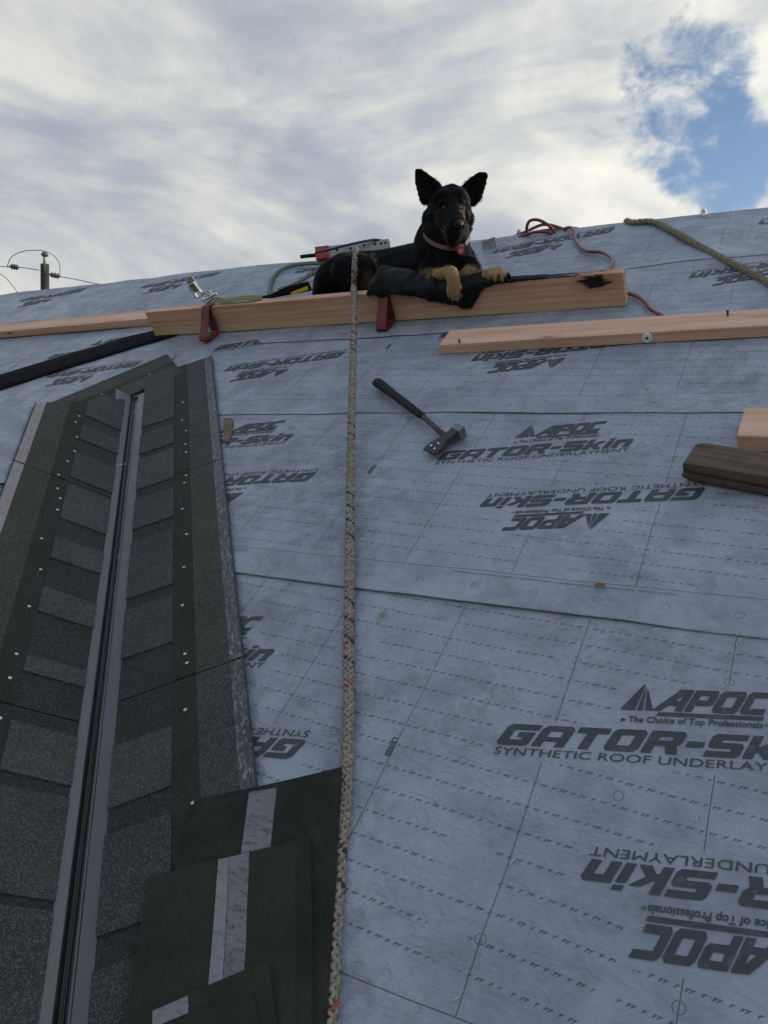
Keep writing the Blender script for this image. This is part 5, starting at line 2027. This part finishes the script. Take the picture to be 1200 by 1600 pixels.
fr_ = np.linalg.norm(root_p - np.array(onb(588, 415, BF + .16)), axis=1) < 0.10
length[fr_] = 0.026
length *= rs.uniform(0.5, 1.25, NHAIR)
comb_ += rs.normal(0, 0.28, (NHAIR, 3))
tang = comb_ - rn * (comb_ * rn).sum(1)[:, None]
tang /= np.linalg.norm(tang, axis=1)[:, None] + 1e-9
lift = np.where(legm | earm, 0.22, 0.42)[:, None]
d = rn * lift + tang
d /= np.linalg.norm(d, axis=1)[:, None]
wv = np.cross(d, rn)
wv /= np.linalg.norm(wv, axis=1)[:, None] + 1e-9
wid = rs.uniform(0.0006, 0.0011, NHAIR)[:, None]
p0 = root_p - rn * 0.001
mid = p0 + d * (length * 0.55)[:, None]
tip = p0 + (d * 0.95 + gdown * 0.18) * length[:, None]
V = np.stack([p0 - wv * wid, p0 + wv * wid, mid + wv * wid * 0.7, mid - wv * wid * 0.7, tip], 1).reshape(-1, 3) - np.array(dog_base)
k0 = np.arange(NHAIR) * 5
quads = np.stack([k0, k0 + 1, k0 + 2, k0 + 3], 1)
tris = np.stack([k0 + 3, k0 + 2, k0 + 4], 1)
fm = bpy.data.meshes.new('fur')
fm.vertices.add(len(V))
fm.vertices.foreach_set('co', V.ravel())
loops = np.concatenate([quads.ravel(), tris.ravel()])
fm.loops.add(len(loops))
fm.loops.foreach_set('vertex_index', loops.astype(np.int32))
starts = np.concatenate([np.arange(NHAIR) * 4, NHAIR * 4 + np.arange(NHAIR) * 3])
fm.polygons.add(2 * NHAIR)
fm.polygons.foreach_set('loop_start', starts.astype(np.int32))
fm.polygons.foreach_set('loop_total', np.concatenate([np.full(NHAIR, 4), np.full(NHAIR, 3)]).astype(np.int32))
fm.update(calc_edges=True)
fm.validate()
hc_ = fur_colour(root_p + rs.normal(0, 0.004, (NHAIR, 3))) * rs.uniform(0.6, 1.45, NHAIR)[:, None]
hc5 = np.repeat(hc_, 5, 0)
fa = fm.color_attributes.new('coat', 'FLOAT_COLOR', 'POINT')
fa.data.foreach_set('color', np.concatenate([hc5, np.ones((len(hc5), 1))], 1).ravel())
m, t = material('dog_fur')
at_n = t.n.new('ShaderNodeVertexColor')
at_n.layer_name = 'coat'
t.put(t.bsdf.inputs['Base Color'], at_n.outputs[0])
t.bsdf.inputs['Roughness'].default_value = 0.55
t.bsdf.inputs['Specular IOR Level'].default_value = 0.12
fm.materials.append(m)
fur = bpy.data.objects.new('fur', fm)
fur['kind'] = 'stuff'
place(fur, dog, FD)

bvh = BVHTree.FromPolygons([Vector(q) for q in co], [tuple(int(i) for i in q) for q in tri])
EYEP = Vector((0, 0, EYE))


def on_dog(px_, py_, off=0.0):
    d_ = Vector(MC @ np.array([(px_ - 600) / FPX, (py_ - 800) / FPX, 1.0])).normalized()
    h_ = bvh.ray_cast(EYEP, d_, 10)
    return (h_[0] - d_ * off, h_[1]) if h_[0] is not None else (dep(px_, py_, 3.1), -d_)


# nose, eyes, mouth, claws
np_, nn_ = on_dog(715.5, 349)
mb = MB()
mb.ball(np_ + Vector((0, 0.004, -0.002)), (0.0205, 0.016, 0.0155), 0, 16, 10)
mb.ball(np_ + Vector((-0.010, -0.006, -0.004)), (0.009, 0.009, 0.008), 0, 10, 6)
mb.ball(np_ + Vector((0.010, -0.004, -0.004)), (0.009, 0.009, 0.008), 0, 10, 6)
mb.build('nose', M['nose'], dog)
for (x, y) in ((693, 324), (717, 323)):
    p_, n_ = on_dog(x, y)
    mb = MB()
    mb.ball(p_ + Vector((0, 0, 0)) + n_ * -0.003, (0.0095, 0.0095, 0.008), 0, 14, 10)
    mb.build('eye', M['eye'], dog)
mp = [on_dog(x, y, 0.0005)[0] for x, y in ((689, 358), (694, 364), (701, 367), (708, 365.5), (714, 363.5), (719, 364), (724, 360))]
mb = MB()
mb.tube(smooth_path(mp, 6), 0.0024, 6)
mb.build('mouth', M['nose'], dog)
for a_, b_ in LT:
    p_ = onb(b_[0], b_[1] + 2.5, BF - .030)
    mb = MB()
    mb.tube([p_, p_ + Vector((0.001, -0.007, -0.006)), p_ + Vector((0.002, -0.010, -0.014))], [0.0042, 0.0034, 0.0008], 8)
    mb.build('claw', M['claw'], dog)
for a_, b_ in RT:
    p_ = onb(b_[0], b_[1] + 1.5, BF - .020)
    mb = MB()
    mb.tube([p_, p_ + Vector((0.001, -0.009, -0.003)), p_ + Vector((0.002, -0.013, -0.010))], [0.0042, 0.0034, 0.0008], 8)
    mb.build('claw', M['claw'], dog)
# whiskers
mb = MB()
for (x, y, dx, dy) in ((722, 353, 14, 3), (723, 356, 15, 8), (721, 358, 12, 11), (702, 354, -14, 4), (701, 357, -13, 9)):
    p_, n_ = on_dog(x, y)
    q_ = dep(x + dx, y + dy, depth_of(p_) - 0.01)
    mb.tube([p_, p_.lerp(q_, 0.5) + Vector((0, 0, 0.004)), q_], [0.0005, 0.0004, 0.0002], 4)
w_ = mb.build('whiskers', M['tan_web'], dog)
w_['kind'] = 'stuff'

# collar and round tag
arc = [(663, 367), (669, 375), (678, 381), (690, 386), (703, 388.5), (714, 388), (723, 384), (729, 378)]
front = [on_dog(x, y, 0.006)[0] for x, y in arc]
back = [dep(733, 364, 3.26), dep(716, 352, 3.33), dep(690, 350, 3.36), dep(668, 357, 3.31)]
ringp = smooth_path(front + back + [front[0]], 8)
mb = MB()
vs = []
cc = sum(ringp, Vector()) / len(ringp)
upn = (dep(697, 350, 3.2) - dep(700, 385, 3.2)).normalized()
for i, p_ in enumerate(ringp):
    o_ = (p_ - cc)
    o_ = (o_ - upn * o_.dot(upn)).normalized()
    for su, so in ((-1, 0), (1, 0), (1, 1), (-1, 1)):
        vs.append(p_ + upn * su * 0.009 + o_ * so * 0.004)
n = len(ringp)
mb.add(vs, [(i * 4 + j, i * 4 + (j + 1) % 4, i * 4 + 4 + (j + 1) % 4, i * 4 + 4 + j) for i in range(n - 1) for j in range(4)], 0, False)
collar = mb.build('collar', M['collar'], dog)
tp = front[5] + Vector((0, 0, 0))
td = dep(720, 391.5, depth_of(tp) - 0.018)
toward = (EYEP - td).normalized()
FT = frame_of(td, toward.orthogonal().normalized(), toward.cross(toward.orthogonal().normalized()), toward)
mb = MB()
mb.tube([FT @ Vector((0, 0, -0.0015)), FT @ Vector((0, 0, 0.0015))], 0.0155, 24, smooth=False)
tg = mb.build('name_tag', M['tag_red'], collar)
mb = MB()
mb.tube([FT @ Vector((0, 0, 0.0016)), FT @ Vector((0, 0, 0.0022))], 0.0095, 20, smooth=False)
mb.tube([FT @ Vector((0, 0, 0.0022)), FT @ Vector((0, 0, 0.0027))], 0.0035, 8, smooth=False)
mb.build('tag_emblem', M['tag_pink'], collar)
mb = MB()
rg = [td + upn * (0.019 + 0.005 * math.sin(a_)) + Vector((math.cos(a_) * 0.005, 0, 0)) for a_ in np.linspace(0, 6.283, 13)]
mb.tube(rg, 0.0012, 6, cap=False)
mb.build('split_ring', M['chrome'], collar)

# ------------------------------------------------------------------ black jacket bunched under the dog, hanging over the plank
tab_top = [(572, .004), (580, .052), (592, .078), (617, .072), (650, .043), (683, .024), (705, .016), (720, .018), (735, .022), (750, .024), (765, .018), (785, .010), (800, .008), (830, .007), (850, .004), (858, .002)]
tab_drop = [(572, .000), (580, .004), (592, .008), (617, .008), (650, .022), (683, .055), (703, .072), (720, .082), (735, .085), (744, .060), (752, .032), (762, .014), (775, .006), (800, .003), (858, .001)]
tab_bul = [(572, .004), (590, .022), (650, .034), (690, .030), (720, .022), (740, .016), (760, .008), (800, .004), (858, .001)]


def lin(tb, x):
    return float(np.interp(x, [q[0] for q in tb], [q[1] for q in tb]))


mb = MB()
NC = 120
KP = 22
vs = []
for i in range(NC + 1):
    x = 572 + (858 - 572) * i / NC
    a_ = onb(x, 455, BF).x
    hT, dr, bu = lin(tab_top, x), lin(tab_drop, x), lin(tab_bul, x)
    prof_ = []
    z0 = BT + 0.001
    fb = BF - 0.001
    bk = BF + 0.05 + hT * 0.9 if x < 790 else BF + 0.03
    # from the back edge over the hump to the front, down the face and back up close to the wood
    cps = [Vector((0, bk, z0 + 0.0)), Vector((0, bk - .004, z0 + hT * .6)), Vector((0, (bk + fb) / 2 + .01, z0 + hT)), Vector((0, fb + .006, z0 + hT * .82)),
           Vector((0, fb - bu * .8, z0 + hT * .35 - dr * .1)), Vector((0, fb - bu, z0 - dr * .45)), Vector((0, fb - bu * .75 - .003, z0 - dr * .9)), Vector((0, fb - .004, z0 - dr)),
           Vector((0, fb - .0005, z0 - dr * .6))]
    P = smooth_path(cps, 3)
    last = Vector((0, fb - .0005, z0 + 0.0005))
    P = P + [last]
    if i == 0:
        KP = len(P)
    for k_, q in enumerate(P):
        f_ = 1.0 if 1 < k_ < KP - 4 else 0.0
        s_amp = min(1.0, (hT + dr) / 0.06)
        dsp = noise.noise(Vector((a_ * 14, q.y * 16, q.z * 16))) * 0.013 + (0.3 - abs(noise.noise(Vector((a_ * 22 + 7, q.y * 14, q.z * 26))))) * 0.020
        dsp += 0.004 * math.sin(a_ * 70 + q.z * 60)
        vs.append(Vector((a_ + f_ * s_amp * dsp * .5, q.y - f_ * s_amp * abs(dsp) * .8, q.z + f_ * s_amp * dsp * .8)))
fs = [(i * KP + j, (i + 1) * KP + j, (i + 1) * KP + (j + 1) % KP, i * KP + (j + 1) % KP) for i in range(NC) for j in range(KP)]
fs += [tuple(range(KP)), tuple(NC * KP + j for j in range(KP - 1, -1, -1))]
mb.add(vs, fs, 0, True)
tag(mb.build('jacket', M['nylon']), 'crumpled black cloth bunched under the dog and hanging over the plank', 'cloth')

# ------------------------------------------------------------------ main rope: over the ridge, across the dog's rump and the plank, then down the slope
def rope_pt(b, c):
    lo, hi = 380.0, 2200.0                  # find the point of the sight line's rope track at this height
    for _ in range(40):
        y = (lo + hi) / 2
        x = float(np.interp(y, [395, 500, 560, 700, 900, 1000, 1110, 1240, 1320, 1450, 1600, 1760], [553, 553, 551.5, 548.5, 546, 545, 545, 540, 533, 524, 515, 505]))
        if at(x, y, c).y > b:
            lo = y
        else:
            hi = y
    return at(x, y, c)


rp = [rope_pt(b, c) for b, c in ((0.12, .019), (0.22, .019), (0.30, .019), (0.42, .019), (0.55, .019), (0.65, .020), (0.80, .021), (1.0, .026), (1.3, .036), (1.7, .056), (2.1, .088), (2.4, .122), (2.6, .153), (BF - .045, .170))]
rp += [Vector((rp[-1].x - 0.024, BF - .008, BT + .013))]
rp += [on_dog(x, y, 0.012)[0] for x, y in ((553, 446), (553.5, 432), (554, 418), (554.5, 406))]
e_ = on_dog(555, 400, 0.010)[0]
rp += [e_, dep(556, 391, depth_of(e_) + 0.03), dep(556, 391.5, depth_of(e_) + 0.10), at(557, 398, .10), at(556, 405, .035), Vector((-2.21, 3.66, 0.00)), Vector((-2.22, 3.78, -0.14)), Vector((-2.24, 4.1, -0.5))]
braid(smooth_path(rp, 14), 0.0122, 0.062, 'braided_rope', 'worn tan braided rope with red flecks hanging down the middle of the roof',
      [M['rope_tan'], M['rope_red'], M['rope_black']])
